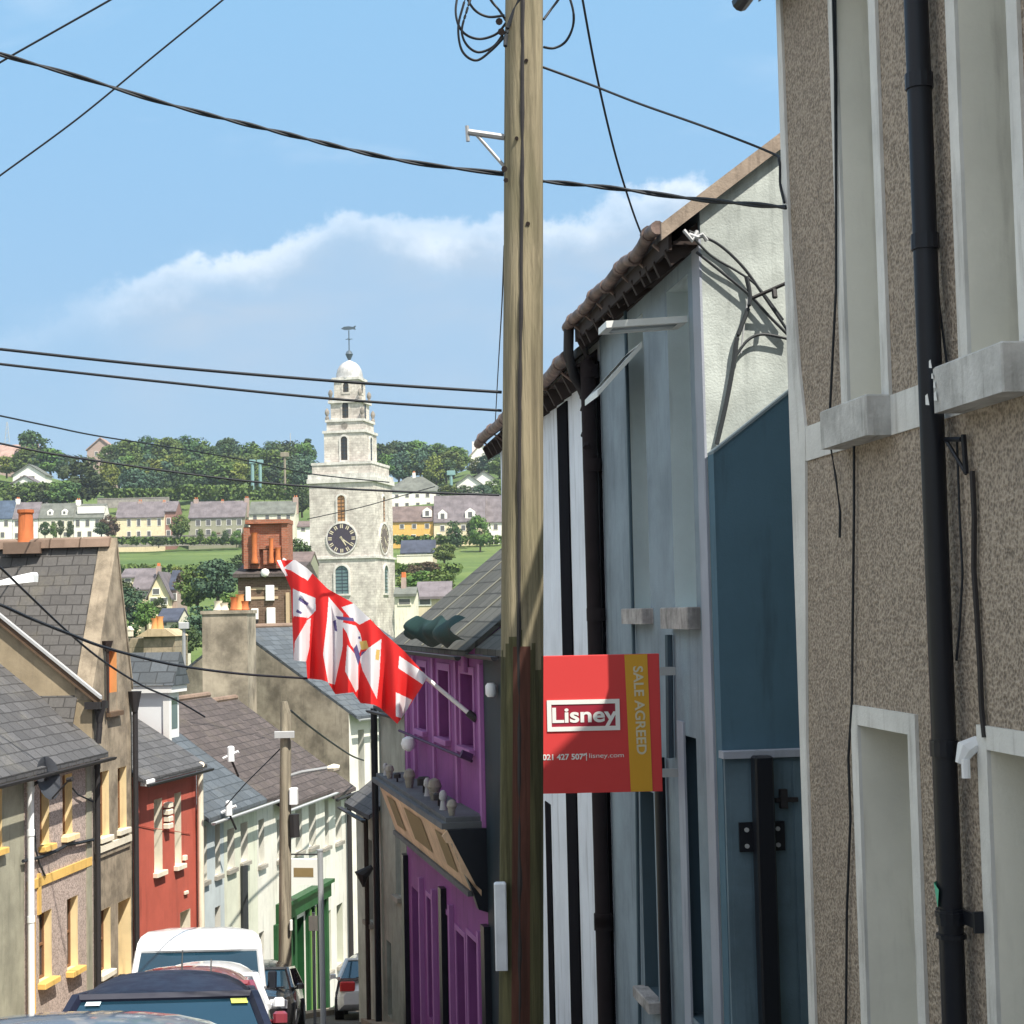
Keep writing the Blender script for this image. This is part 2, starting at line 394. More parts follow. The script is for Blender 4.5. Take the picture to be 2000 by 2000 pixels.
def wall_front(b, x0, x1, z0, z1, ops, y=0, mi=0):
    xs = sorted(set([x0, x1]+[min(max(o[k], x0), x1) for o in ops for k in (0, 1)])); zs = sorted(set([z0, z1]+[min(max(o[k], z0), z1) for o in ops for k in (2, 3)]))
    for a, c in zip(xs, xs[1:]):
        for d, e in zip(zs, zs[1:]):
            mx, mz = (a+c)/2, (d+e)/2
            if any(o[0] < mx < o[1] and o[2] < mz < o[3] for o in ops): continue
            b.quad((a, y, d), (c, y, d), (c, y, e), (a, y, e), mi)
def house(name, label, cat, fr, x0, x1, zb, ze, dep, pitch, wm, rm, ops=(), oh=.18, gut=None, group=None, verge=.05, gable_m=None, ridge=True, th=.09, wall_up=0):
    """ops: dicts with box=(x0,x1,z0,z1) and window() options"""
    root = thing(name, label, cat, fr.T((x0+x1)/2, dep/2, zb), group)
    b = MB(fr); rects = [o['box'] for o in ops]
    zt = ze+wall_up
    wall_front(b, x0, x1, zb, zt, rects)
    r = dep/2; zr = ze+r*pitch
    for x in (x0, x1):
        b.poly([(x, 0, zb), (x, dep, zb), (x, dep, ze), (x, r, zr-.02), (x, 0, ze)], 1)
    b.quad((x0, dep, zb), (x1, dep, zb), (x1, dep, ze), (x0, dep, ze), 1)
    b.build('wall', [wm, gable_m or wm], root, fix=False)
    if rm:
        q = MB(fr); P = [(x0-verge, -oh, ze-oh*pitch), (x0-verge, r, zr), (x0-verge, dep+oh, ze-oh*pitch), (x0-verge, dep+oh, ze-oh*pitch+th), (x0-verge, r, zr+th), (x0-verge, -oh, ze-oh*pitch+th)]
        w = x1-x0+2*verge
        q.prism(P, (w, 0, 0)); ro = q.build('roof', rm, root)
        if ridge:
            t = MB(fr); t.tube([(x0-verge, r, zr+th), (x1+verge, r, zr+th)], .09, 8); t.build('ridge_tiles', m_terra_dull, ro)
    if gut:
        g = MB(fr); zz = ze-oh*pitch-.02
        P = [(x0-verge, -oh-.11+.055*math.cos(a), zz+.02+.06*math.sin(a)) for a in [math.pi+math.pi*k/6 for k in range(7)]]
        g.prism(P, (x1-x0+2*verge, 0, 0)); g.build('gutter', gut, root)
    for o in ops:
        k = {a: c_ for a, c_ in o.items() if a != 'box'}
        if k.get('skip'): continue
        window(fr, root, *o['box'], **k)
    return root
m_terra_dull = mat('ridge_clay', (.24, .17, .13), .85, 'plain', (.15, .1, .07), .3)
def op(fr, ua, ub, vt, vb, **k):
    vm = (vt+vb)/2; xa = fr.hit(ua, vm)[0]; xb = fr.hit(ub, vm)[0]; um = (ua+ub)/2
    z1 = fr.hit(um, vt)[1]; z0 = fr.hit(um, vb)[1]
    return dict(box=(min(xa, xb), max(xa, xb), z0, z1), **k)
def downpipe(fr, root, x, z0, z1, r=.05, y=-.08, m=None, cx=0, top=None, name='downpipe', collars=()):
    b = MB(fr); pts = []
    if top: pts.append(top)
    pts += [(x, y, z1), (x, y, z0)]
    b.tube(pts, r, 12)
    for z in collars: b.tube([(x, y, z-.05), (x, y, z+.05)], r*1.18, 12)
    return b.build(name, m or m_black, root, smooth=True)

# ================================================================== RIGHT SIDE
P0 = at(1833, 1195, 7.5); vp = ray(578, 1203)
tA = vp.x
A = Fr((P0.x, P0.y), tA, -1)
def ax(u, v=1195): return A.hit(u, v)[0]
m_pebble = mat('pebbledash', (.37, .31, .25), .95, 'pebble', (.22, .19, .165), 1, scale=.95, bd=.02)
m_band = mat('painted_plaster', (.74, .74, .71), .8, 'plain', (.3, .27, .22), .35, var=.1, scale=1.6)
m_reveal1 = mat('cream_reveal', (.88, .86, .76), .8, 'plain', (.5, .46, .4), .2, var=.07)
xc = ax(1560)                               # far corner of the pebbledashed house
ze1 = A.hit(1527, -34)[1]
zs1 = A.hit(1700, 790)[1]                   # upper sill top
ops = [op(A, 1681, 1779, 1426, 1426, rev=.3), op(A, 1935, 2075, 1470, 1470, rev=.3), op(A, 1655, 1722, 400, 780, rev=.26), op(A, 1893, 1995, 400, 745, rev=.34)]
zl = A.hit(1730, 1425)[1]
def fixz(o, z0, z1):
    a = o['box']; o['box'] = (a[0], a[1], z0, z1)
for o in ops[:2]: fixz(o, zl-1.75, zl)
for o in ops[2:]: fixz(o, zs1, zs1+2.4)
# the upper openings must reach past the top of the picture
m_dsill = mat('weathered_sill', (.58, .58, .56), .9, 'plain', (.16, .13, .1), .5, var=.2, scale=3)
for i, o in enumerate(ops):
    o.update(sm=m_reveal1, surround=m_band, sill=m_dsill if i > 1 else m_concrete, sp=.14, sw=.1, sh=.19 if i > 1 else .1, fm=m_white, sill_ext=.1)
    o['name'] = 'window'
b1 = house('terraced_house', 'pebbledashed house nearest on the right, grey-white bands, black downpipe', 'house', A, -7.0, xc, gz(0, 8)-1.5, ze1, 7.5, .74, m_pebble, m_slate, ops, oh=.12, gut=m_black, verge=.02, ridge=True)
zb_ = zs1-.19
b = MB(A); w1 = ops[2]['box']; w2 = ops[3]['box']
e = .1
segs = [(-7, w2[0]-e), (w2[1]+e, w1[0]-e), (w1[1]+e, xc)]
for a_, c_ in segs: b.box(a_, c_, -.012, .003, zb_, zs1+.005)
b.build('string_course', m_band, b1)
b = MB(A)   # plaster strip down the far corner, wider round the string course
zz = [gz(0, 9.5)-1, zb_-1.6, zb_-.6, zb_, zs1, zs1+.35, zs1+1.1, ze1]; ww = [.1, .11, .2, .26, .28, .2, .1, .07]
for (za, wa), (zb2, wb) in zip(zip(zz, ww), zip(zz[1:], ww[1:])):
    b.add([(xc-wa, -.016, za), (xc+.012, -.016, za), (xc+.012, -.016, zb2), (xc-wb, -.016, zb2), (xc-wa, .003, za), (xc-wb, .003, zb2), (xc+.012, .3, za), (xc+.012, .3, zb2)], [(0, 1, 2, 3), (0, 3, 5, 4), (1, 6, 7, 2)])
b.build('corner_strip', m_band, b1, fix=False)
# black downpipe
xp = A.hit(1834, 1195, -.085)[0]
downpipe(A, b1, xp, gz(0, 7.5)-.5, ze1+.3, .055, -.085, m_black)
b = MB(A)
for v in (160, 480, 1760, 1450):
    z = A.hit(1830, v)[1]; MB(A).tube([(xp, -.085, z-.035), (xp, -.085, z+.035)], .063, 14).build('pipe_collar', m_black, b1)
z = A.hit(1840, 1762)[1]
b.tube([(xp, -.085, z-.1), (xp, -.085, z-.08)], .066, 14); b.tube([(xp, -.085, z-.005), (xp, -.085, z+.015)], .068, 14)
b.box(xp-.19, xp, -.05, -.035, z-.03, z+.03); b.box(xp-.2, xp-.18, -.06, .0, z-.045, z+.045)
b.build('pipe_bracket', m_black, b1)
b = MB(A); z = A.hit(1840, 1725)[1]
b.add([(xp+.056, -.11, z-.04), (xp-.02, -.15, z-.05), (xp-.035, -.148, z+.03), (xp+.01, -.152, z+.055), (xp+.056, -.11, z+.06)], [(0, 1, 2, 3, 4)])
b.build('tape_scrap', mat('green_tape', (.12, .5, .32), .6, 'flat'), b1, fix=False)
b = MB(A); 
for (u, v, s) in ((1818, 712, .018), (1826, 752, .014), (1828, 775, .02), (1812, 782, .024), (1822, 735, .012)):
    x, z = A.hit(u, v, -.145); MB(A).add([(x-s, -.148, z-s), (x+s*.8, -.148, z-s*.7), (x+s, -.146, z+s), (x-s*.3, -.148, z+s*1.2)], [(0, 1, 2, 3)]).build('paint_splash', m_white, b1, fix=False)
# wires and small fittings on the wall
def wall_wire(fr, root, pts, r, y=-.02, name='wall_cable', m=None):
    b = MB(fr); P = []
    for u, v in pts:
        x, z = fr.hit(u, v, y); P.append((x, y, z))
    b.tube(P, r, 6); return b.build(name, m or m_cable, root)
wall_wire(A, b1, [(1626, -40), (1631, 150), (1633, 400), (1633, 560), (1626, 700), (1621, 800), (1622, 870), (1632, 930), (1641, 1000), (1640, 1050)], .0075, -.03)
wall_wire(A, b1, [(1631, -40), (1634, 200), (1634, 420)], .006, -.02)
wall_wire(A, b1, [(1668, 866), (1668, 1000), (1665, 1250), (1664, 1370), (1657, 1480), (1661, 1600), (1654, 1780), (1652, 2040)], .0075)
wall_wire(A, b1, [(1806, -30), (1809, 100), (1812, 300), (1835, 600), (1852, 730)], .006)
wall_wire(A, b1, [(1869, 860), (1874, 1000), (1880, 1120), (1874, 1230), (1868, 1290)], .006)
b = MB(A)
x1_, z1_ = A.hit(1868, 858); x2_, z2_ = A.hit(1895, 858); x3_, z3_ = A.hit(1900, 925)
b.tube([(x1_, -.05, z1_), (x2_, -.04, z2_)], .012, 6); b.tube([(x2_, -.03, z2_+.02), (x3_, -.03, z3_)], .013, 6); b.tube([(x1_, -.05, z1_), (x3_, -.03, z3_)], .009, 6)
b.build('wire_bracket', m_black, b1)
wall_wire(A, b1, [(1899, 920), (1903, 1010), (1902, 1110), (1908, 1200), (1914, 1300), (1917, 1380), (1923, 1440)], .013, m=m_dark)
b = MB(A); x, z = A.hit(1912, 1472)
b.tube([(x, 0, z+.05), (x, -.06, z+.02), (x, -.09, z-.04)], [.03, .045, .02], 8); b.tube([(x-.02, -.07, z-.02), (x-.02, -.07, z-.1)], .02, 8)
b.build('wall_light', m_pvc, b1, smooth=True)

# ---- blue house (B2)
m_blue = mat('blue_grey_render', (.25, .315, .37), .85, 'plain', (.14, .19, .23), .3, var=.15)
m_bluel = mat('blue_grey_pale', (.38, .41, .48), .85, 'plain', (.2, .24, .28), .2, var=.07)
m_gable = mat('gable_render', (.5, .545, .52), .9, 'plain', (.3, .33, .32), .4, var=.2, scale=1.5)
m_rev2 = mat('sage_reveal', (.6, .7, .72), .85, 'plain', (.28, .3, .3), .2, var=.07)
m_dkblue = mat('dark_blue_paint', (.06, .1, .13), .6, 'flat')
m_stonesill = mat('stone_sill', (.42, .4, .39), .9, 'plain', (.2, .18, .17), .5, scale=4, var=.3)
xb2, xe2 = ax(1389), ax(1184)
ze2 = 2.86
o2 = [op(A, 1310, 1352, 545, 1189, rev=.2, sm=m_rev2, sill=m_stonesill, sp=.1, sh=.15, sill_ext=.1), op(A, 1233, 1264, 700, 1192, rev=.2, sm=m_rev2, sill=m_stonesill, sp=.1, sh=.12, sill_ext=.1),
      op(A, 1337, 1366, 1440, 1900, door=True, rev=.2, fm=m_dkblue, sm=m_dkblue), op(A, 1255, 1281, 1545, 1900, rev=.2, sm=m_dkblue, sill=m_stonesill)]
zw2 = o2[0]['box'][3]; fixz(o2[1], o2[0]['box'][2], zw2)
zg = gz(0, 12.5)-.6
b_ = o2[2]['box']; fixz(o2[2], b_[3]-2.1, b_[3]); b_ = o2[3]['box']; fixz(o2[3], b_[3]-1.7, b_[3])
b2 = house('terraced_house', 'blue-grey house behind the sale board, rusty gutter and pale gable', 'house', A, xb2, xe2, zg-.8, ze2, 7.6, .75, m_blue, m_slate, o2, oh=.24, verge=.04, gable_m=m_gable)
b = MB(A); zt = ze2
b.box(xb2-.001, xb2+.22, -.014, .003, zg-.8, zt-.2)
b.box(ax(1330)-.02, ax(1322)+.05, -.014, .003, zg-.8, o2[2]['box'][3]+.1)
b.build('corner_strip', m_bluel, b2)
b = MB(A)   # barge board on the near verge
r_ = 3.8
b.prism([(xb2-.075, -.3, ze2-.3*.75-.02), (xb2-.075, r_, ze2+r_*.75-.02), (xb2-.075, r_, ze2+r_*.75+.1), (xb2-.075, -.3, ze2-.3*.75+.1)], (.034, 0, 0))
b.build('barge_board', mat('pale_brown_board', (.34, .275, .22), .85, 'plain', (.14, .1, .08), .4, scale=3), b2)
b = MB(A)   # exposed rafter ends and soffit boards under the eave, and old iron gutter
b.box(xb2, xe2, -.2, .0, ze2-.26, ze2-.235)
n = 13
for i in range(n):
    x = xb2+.1+(xe2-xb2-.2)*i/(n-1)+random.uniform(-.1, .1); k = random.uniform(-.05, .03)
    b.prism([(x, -.25, ze2-.25+k), (x, .02, ze2-.06), (x, .02, ze2-.2+k), (x, -.2, ze2-.36+k)], (.05, 0, 0))
b.box(xb2, xe2, -.235, -.21, ze2-.3, ze2-.14)
b.build('rafter_ends', m_rust, b2)
def old_gutter(fr, root, x0, x1, y, z, r=.05):
    b = MB(fr); N_ = 14; ring = []
    for i in range(N_+1):
        x = x0+(x1-x0)*i/N_; ring.append((x, y+random.uniform(-.014, .014), z+.02*math.sin(i*1.7)+random.uniform(-.012, .012)))
    b.tube(ring, r, 10)
    for i in range(1, N_, 2):
        x = ring[i][0]; b.tube([(x-.03, ring[i][1], ring[i][2]), (x+.03, ring[i][1], ring[i][2])], r*1.22, 10)
        b.tube([(x, y+.02, z-r), (x, y+.15, z-.17)], .013, 5)
    return b.build('gutter', m_gutter, root, smooth=True)
m_gutter = mat('weathered_gutter', (.22, .16, .14), .6, 'plain', (.06, .04, .03), .3, scale=5, var=.4)
old_gutter(A, b2, xb2+.02, xe2+.02, -.3, ze2-.14)
b = MB(A)   # swan neck at the far end
b.tube([(xe2-.05, -.3, ze2-.15), (xe2+.02, -.3, ze2-.42), (xe2+.07, -.24, ze2-.62), (xe2+.1, -.12, ze2-.85), (xe2+.1, -.1, ze2-1.3)], .05, 10)
b.tube([(xe2, -.18, ze2-.2), (xe2+.05, -.08, ze2-.6)], .028, 8)
b.build('swan_neck', m_dark, b2, smooth=True)
# open white window sashes
m_sash = mat('sash_white', (.75, .77, .74), .4, 'flat')
def sash(u0, v0, u1, v1, box, name='open_sash', out=.5):
    x0, x1, z0, z1 = box
    b = MB(A)
    # top hung sash, swung out: from hinge line at wall to free edge in the street
    zh = A.hit(u1, v1, -.02)[1]; zf = A.hit(u0, v0, -out)[1]
    b.add([(x0, -.01, zh), (x1, -.01, zh), (x1, -out, zf), (x0, -out, zf), (x0, -.01, zh-.05), (x1, -.01, zh-.05), (x1, -out, zf-.05), (x0, -out, zf-.05)],
          [(0, 3, 7, 4), (1, 5, 6, 2), (3, 2, 6, 7), (0, 4, 5, 1)])
    for k in (0, .9): 
        ya, yb = -.01-(out-.01)*k, -.01-(out-.01)*(k+.1); za, zb = zh+(zf-zh)*k, zh+(zf-zh)*(k+.1)
        for zz_ in (0, -.05): b.quad((x0, ya, za+zz_), (x1, ya, za+zz_), (x1, yb, zb+zz_), (x0, yb, zb+zz_))
    for xa, xb in ((x0, x0+.05), (x1-.05, x1)):
        for zz_ in (.0, -.05): b.quad((xa, -.01, zh+zz_), (xb, -.01, zh+zz_), (xb, -out, zf+zz_), (xa, -out, zf+zz_))
    s_ = b.build(name, m_sash, b2, fix=False)
    MB(A).quad((x0+.04, -.03, zh-.03), (x1-.04, -.03, zh-.03), (x1-.04, -out+.02, zf-.03), (x0+.04, -out+.02, zf-.03)).build('pane', m_glassb, s_, fix=False)
x0, x1, z0, z1 = o2[0]['box']
sash(1165, 645, 1345, 612, (x0+.0, x0+.32, z0, z1), out=.62)
x0, x1, z0, z1 = o2[1]['box']
sash(1167, 763, 1250, 668, (x0, x0+.6, z0, z1), out=.4)
wall_wire(A, b2, [(1212, 560), (1221, 600), (1224, 700), (1229, 900), (1236, 1190), (1243, 1500), (1250, 2030)], .016, -.03, 'waste_pipe', m_dkblue)
wall_wire(A, b2, [(1306, 1240), (1309, 1480)], .03, -.04, 'waste_pipe', m_dkblue)
b = MB(A); xx = ax(1305, 1600)
b.tube([(xx, -.06, A.hit(1305, 1480)[1]), (xx, -.06, zg-.5)], .045, 10)
b.build('downpipe', m_black, b2, smooth=True)
# gable details: cable bundle clipped to the gable, blue gate in the alley
G = lambda u, v, d=.03: at(u, v, (A.T(xb2, 0, 0).y-d)+max(0, (u-1389))*.0)   # point just in front of the gable
def gpt(u, v, d=.04):
    # gable plane runs along A.l direction (into the building) from the corner
    o = A.T(xb2-d, 0, 0); n = A.h; r = ray(u, v); t = o.dot(n)/r.dot(n); return r*t
def free_wire(name, label, pts, r, m=None, cat='cable', group=None, n=7, sub=10):
    """smooth wire through world points (Catmull-Rom)"""
    P = [Vector(p) for p in pts]; Q = []
    for i in range(len(P)-1):
        p0, p1, p2, p3 = P[max(i-1, 0)], P[i], P[i+1], P[min(i+2, len(P)-1)]
        for k in range(sub):
            t = k/sub; Q.append(.5*((2*p1)+(p2-p0)*t+(2*p0-5*p1+4*p2-p3)*t*t+(3*p1-p0-3*p2+p3)*t**3))
    Q.append(P[-1]); b = MB(); b.tube([tuple(q) for q in Q], r, n)
    o = b.build(name, m or m_cable); tag(o, label, cat, group); return o
def gw(label, pts, r, d=.05, m=None):
    free_wire('wall_cable', label, [gpt(u, v, d) for u, v in pts], r, m or m_gcable, group='cables clipped to the pale gable')
m_gcable = mat('grey_cable', (.035, .04, .045), .6, 'flat')
gw('thick cable running from the gutter end down to the right across the gable', [(1345, 452), (1400, 475), (1450, 520), (1490, 575), (1540, 648)], .011)
gw('cable crossing the gable from its street corner to the pebbledash wall', [(1360, 492), (1420, 540), (1468, 580), (1500, 615), (1540, 655)], .011)
gw('short cable sagging beside the top of the cable bundle on the gable', [(1350, 460), (1390, 500), (1440, 530), (1480, 560), (1530, 625)], .009)
gw('main cable dropping down the gable to the dark blue slab', [(1458, 540), (1464, 590), (1440, 660), (1433, 710), (1418, 790), (1400, 868)], .017)
gw('cable looping up to the right off the dropping gable cable', [(1434, 700), (1460, 665), (1490, 653), (1540, 662)], .011)
gw('thin pale cable hanging beside the thick drop on the gable', [(1466, 560), (1455, 620), (1450, 665), (1447, 690)], .007, m=m_lead)
b = MB(); p = gpt(1470, 582, .1); q = gpt(1538, 552, .16); b.tube([tuple(p), tuple(p*.35+q*.65), tuple(q)], .014, 6); k = gpt(1512, 566, .14)
b.tube([tuple(k), tuple(k+Vector((0, -.02, -.06)))], .02, 6)
tag(b.build('cable_bracket', m_dark), 'dark iron wire bracket reaching across the gable', 'bracket')
b = MB(); p = gpt(1338, 452, .08)
for k in range(3): b.tube([tuple(gpt(1336+10*k, 450+8*k, .1)), tuple(gpt(1352+10*k, 470-6*k, .12)), tuple(gpt(1362+9*k, 452+9*k, .1))], .016, 6)
tag(b.build('cable_junction', m_lead), 'pale cable joint at the street corner of the gable under the gutter', 'cable joint')
# alley gate
yg = A.T(xb2, 0, 0).y
GF = Fr(A.T(xb2-.25, 0, 0).to_tuple()[:2], 0, -1)
GF.h = A.l.copy(); GF.l = A.h.copy()        # x runs right along the gate, y away from the camera
def ghit(u, v, y=0):
    d = ray(u, v); o = GF.O+GF.l*y; t = o.dot(GF.l)/d.dot(GF.l); p = d*t; return (p-GF.O).dot(GF.h), p.z
zt = ghit(1450, 1466)[1]
za_, zb_3 = ghit(1386, 886, .06)[1], ghit(1545, 766, .06)[1]; xb_3 = ghit(1545, 800, .06)[0]; sl3 = (zb_3-za_)/xb_3
root = thing('sloped_slab', 'dark blue slab with sloping top against the pale gable', 'wall', GF.T(1, .1, zg))  # separate slab carries the dark blue colour below a sloping edge
MB(GF).prism([(0.0, .06, zg-.8), (3.2, .06, zg-.8), (3.2, .06, za_+3.2*sl3), (0.0, .06, za_)], (0, .16, 0)).build('wall', mat('deep_blue', (.085, .165, .225), .85, 'plain', (.07, .1, .12), .25, var=.06), root)
MB(GF).prism([(0.0, .05, za_), (3.2, .05, za_+3.2*sl3), (3.2, .05, za_+3.2*sl3+.02), (0.0, .05, za_+.02)], (0, .18, 0)).build('top_edge', mat('top_edge_blue', (.2, .25, .28), .8, 'flat'), root)
root = thing('gate', 'dark blue boarded alley gate with black steel post beside the near house', 'gate', GF.T(.6, 0, zg))
m_gate = mat('gate_blue', (.13, .2, .25), .7, 'plain', (.05, .08, .1), .2)
b = MB(GF); b.box(.0, 1.35, 0, .04, zg-.8, zt-.05)
for k in range(9): b.box(.03+.15*k, .165+.15*k, -.006, 0, zg-.8, zt-.08)
b.build('board_panel', m_gate, root)
b = MB(GF); b.box(-.02, 1.4, -.05, .08, zt-.05, zt); b.build('top_rail', m_bluel, root)
xg = ghit(1487, 1700)[0]
b = MB(GF); b.bev(xg-.065, xg+.065, -.16, -.03, zg-.8, zt-.03, .012); b.build('post', m_black, root)
for s in (-1, 1):
    z = ghit(1487, 1632)[1]; x = xg+s*.11
    h = MB(GF); h.box(x-.05, x+.05, -.05, -.03, z-.1, z+.1); ho = h.build('hinge_plate', m_black, root)
    for dz in (-.06, .05): MB(GF).tube([(x, -.05, z+dz), (x, -.062, z+dz)], .016, 8).build('bolt', m_lead, ho)
h = MB(GF); z = ghit(1520, 1560)[1]; x = ghit(1522, 1560)[0]; h.box(x-.04, x+.12, -.05, -.02, z-.02, z+.01); h.box(x-.01, x+.04, -.07, -.02, z-.06, z+.07); h.build('latch', m_dark, root)

# ---- sale board
SD = 12.4
bl, br_ = at(1056, 1415, SD), at(1291, 1415, SD); bt, bb = at(1170, 1279, SD).z, at(1170, 1548, SD).z
W = br_.x-bl.x; H = bt-bb
root = thing('sale_board', 'red sale board with yellow strip fixed to the blue house', 'sign', (bl.x+W/2, SD, bb))
SF = WF((bl.x, SD, bb))
m_red = mat('sign_red', (.62, .055, .055), .45, 'flat', var=.05); m_ylw = mat('sign_yellow', (.62, .33, .03), .45, 'flat', var=.05)
b = MB(SF); b.bev(0, W, 0, .035, 0, H, .004); b.build('board', m_red, root)
b = MB(SF); b.quad((W*.735, -.004, .002), (W*.915, -.004, .002), (W*.9, -.004, H-.002), (W*.71, -.004, H-.002)); b.build('yellow_strip', m_ylw, root, fix=False)
b = MB(SF); m_navy = mat('sign_purple', (.06, .012, .04), .5, 'flat')
def uvp(u, v): return (u-1056)/235*W, H-(v-1279)/269*H
x0, z1 = uvp(1069, 1366); x1, z0 = uvp(1211, 1427); t = .033
b.box(x0, x1, -.008, -.002, z0, z0+t); b.box(x0, x1, -.008, -.002, z1-t, z1); b.box(x0, x0+t, -.0079, -.002, z0+t, z1-t); b.box(x1-t, x1, -.0079, -.002, z0+t, z1-t)
fo = b.build('logo_frame', m_white, root)
b = MB(SF); b.quad((x0+t, -.003, z0+t), (x1-t, -.003, z0+t), (x1-t, -.003, z1-t), (x0+t, -.003, z1-t)); b.build('logo_panel', mat('logo_red', (.3, .02, .04), .5, 'flat'), root, fix=False)
def text(name, s, P, h, m, root, width=None, rot=0, bold=.0, sp=1.0, ex=.002):
    """flat extruded lettering lying in a board facing -Y; P is its lower-left corner in world space"""
    cu = bpy.data.curves.new(name, 'FONT'); cu.body = s; cu.size = 1; cu.extrude = 0; cu.offset = bold; cu.space_character = sp
    to = bpy.data.objects.new(name, cu); COL.objects.link(to)
    dg = bpy.context.evaluated_depsgraph_get(); me = bpy.data.meshes.new_from_object(to.evaluated_get(dg)); bpy.data.objects.remove(to)
    xs = [v.co.x for v in me.vertices]; ys = [v.co.y for v in me.vertices]; x0, y0 = min(xs), min(ys); sx = sy = h/(max(ys)-y0)
    if width: sx = width/(max(xs)-x0)
    off = parent_loc(root); c_, s_ = math.cos(rot), math.sin(rot)
    for v in me.vertices:
        a, b_ = (v.co.x-x0)*sx, (v.co.y-y0)*sy
        v.co = Vector((P[0]+a*c_-b_*s_, P[1], P[2]+a*s_+b_*c_))-off
    me.materials.append(m); o = bpy.data.objects.new(name, me); COL.objects.link(o); o.parent = root; return o
px_, pz_ = uvp(1079, 1412); text('lettering', 'Lisney', SF.T(px_, -.007, pz_-.03), .15, m_white, root, width=.49, bold=.025)
px_, pz_ = uvp(1057, 1483); text('lettering', '021 427 5079', SF.T(px_+.005, -.004, pz_), .045, m_white, root, width=.335, bold=.03)
px_, pz_ = uvp(1141, 1483); MB(SF).box(px_+.008, px_+.014, -.006, -.003, pz_-.008, pz_+.05).build('divider', m_white, root)
px_, pz_ = uvp(1148, 1483); text('lettering', 'lisney.com', SF.T(px_+.005, -.004, pz_), .045, m_white, root, width=.26, bold=.0)
px_, pz_ = uvp(1239, 1303); text('lettering', 'SALE AGREED', SF.T(px_, -.0075, pz_), .075, mat('letter_cream', (.6, .55, .4), .5, 'flat'), root, width=.66, rot=-math.pi/2+.02, bold=.02)
for k in (.1, .84): MB(SF).box(W, W+.12, .0, .04, H*k, H*(k+.06)).build('fixing_bracket', m_grey, root)

m_rustd = mat('dark_rust', (.018, .013, .015), .9, 'flat', var=.6)
# ---- white house with black bands (B3)
m_wh3 = mat('white_render', (.76, .82, .9), .85, 'plain', (.35, .38, .42), .15, var=.06)
xb3, xe3 = xe2+.03, ax(984, 1195)
ze3 = 2.58
b3 = house('terraced_house', 'white house with black paint and shade strips behind the wooden pole', 'house', A, xb3, xe3, gz(0, 19)-1.5, ze3, 7.4, .75, m_wh3, m_slate_moss, [], oh=.22, verge=.0)
b = MB(A)
xs_ = [(ax(1100, 1195)+.0, ax(1119, 1195))]
for xa, xb in xs_: b.box(min(xa, xb), max(xa, xb), -.02, .003, gz(0, 19)-1.5, A.hit(1100, 790)[1])
b.box(xb3, xb3+.16, -.03, .003, gz(0, 17)-1.5, ze3-.2)
b.box(ax(1066)-.05, ax(1066)+.35, -.012, .003, gz(0, 19)-1.5, A.hit(1060, 1560)[1])  # dark strip painting the low shadow edge beside the pole
b.build('paint_and_shade_strip', m_matt, b3)
b = MB(A)
b.box(xb3, xe3+.0, -.24, .0, ze3-.25, ze3-.23); n = 16
for i in range(n):
    x = xb3+.1+(xe3-xb3-.2)*i/(n-1); b.prism([(x, -.26, ze3-.26), (x, .02, ze3-.05), (x, .02, ze3-.3), (x, -.18, ze3-.42)], (.07, 0, 0))
b.build('rafter_ends', m_rust, b3)
old_gutter(A, b3, xb3, xe3+.05, -.3, ze3-.16, .065)
b = MB(A); x = xb3-.02
pts = [(x, -.1, ze3-.4)]; 
b.tube([(x, -.12, ze3-.2), (x, -.1, gz(0, 16)-1)], .07, 10)
for z in (ze3-.3, ze3-1.2, A.hit(1160, 1200)[1], A.hit(1172, 1770)[1], A.hit(1170, 1755)[1]-.1): b.tube([(x, -.1, z-.06), (x, -.1, z+.06)], .088, 10)
for k in range(7): b.tube([(x+random.uniform(-.08, .08), -.1, ze3-.15-.12*k), (x+random.uniform(-.1, .1), -.16, ze3-.32-.12*k)], .035, 6)
b.build('downpipe', m_rustd, b3, smooth=True)

# ---- purple building and neighbours (plane C)
PC = A.T(xe3+.05, 0, 0)
C = Fr((PC.x, PC.y), ray(270, 1203).x, -1)
def cx_(u, v=1195): return C.hit(u, v)[0]
m_teal = mat('dark_teal_paint', (.014, .028, .04), .6, 'plain', bump=.1)
m_purple = mat('purple_paint', (.26, .075, .27), .7, 'plain', (.16, .045, .18), .15, var=.1)
m_purpled = mat('purple_dark', (.06, .02, .075), .6, 'flat')
m_purplel = mat('purple_light', (.36, .15, .37), .7, 'flat')
xpu0, xpu1 = cx_(945, 1400), cx_(790, 1400)
zec = -.42
gpu = gz(0, 27)-1.6
def cop(ua, ub, vt, vb, **k): return op(C, ua, ub, vt, vb, **k)
oc = []
for (ua, ub, vt, vb) in ((925, 901, 1300, 1440), (878, 858, 1300, 1440), (833, 818, 1290, 1425)):
    oc.append(cop(ua, ub, vt, vb, rev=.25, sm=m_purple, fm=m_purplel, gm=m_glass, surround=m_purplel, sw=.12, sill=m_purplel))
za = C.hit(870, 1310)[1]
for o in oc: fixz(o, za-1.15, za)
zg2 = C.hit(880, 1740)[1]
for (ua, ub, d) in ((936, 914, 0), (908, 892, 1), (880, 864, 0), (846, 836, 0), (818, 806, 1)):
    o = cop(ua, ub, 1760, 1900, rev=.3, sm=m_purple, fm=m_purpled if d else m_purplel, surround=m_purplel if ub > 830 else None, sw=.09, door=bool(d))
    x0, x1, _, _ = o['box']; o['box'] = (x0, x1, gpu+.3 if d else gpu+1.4, zg2-.55 if d else zg2-.45); oc.append(o)
pur = house('pub_building', 'purple pub front with cream fascia board beyond the wooden pole', 'pub', C, xpu0, xpu1, gpu-1.5, zec, 8.0, .8, m_purple, m_slate_moss, oc, oh=.28, gut=m_dark, verge=.05)
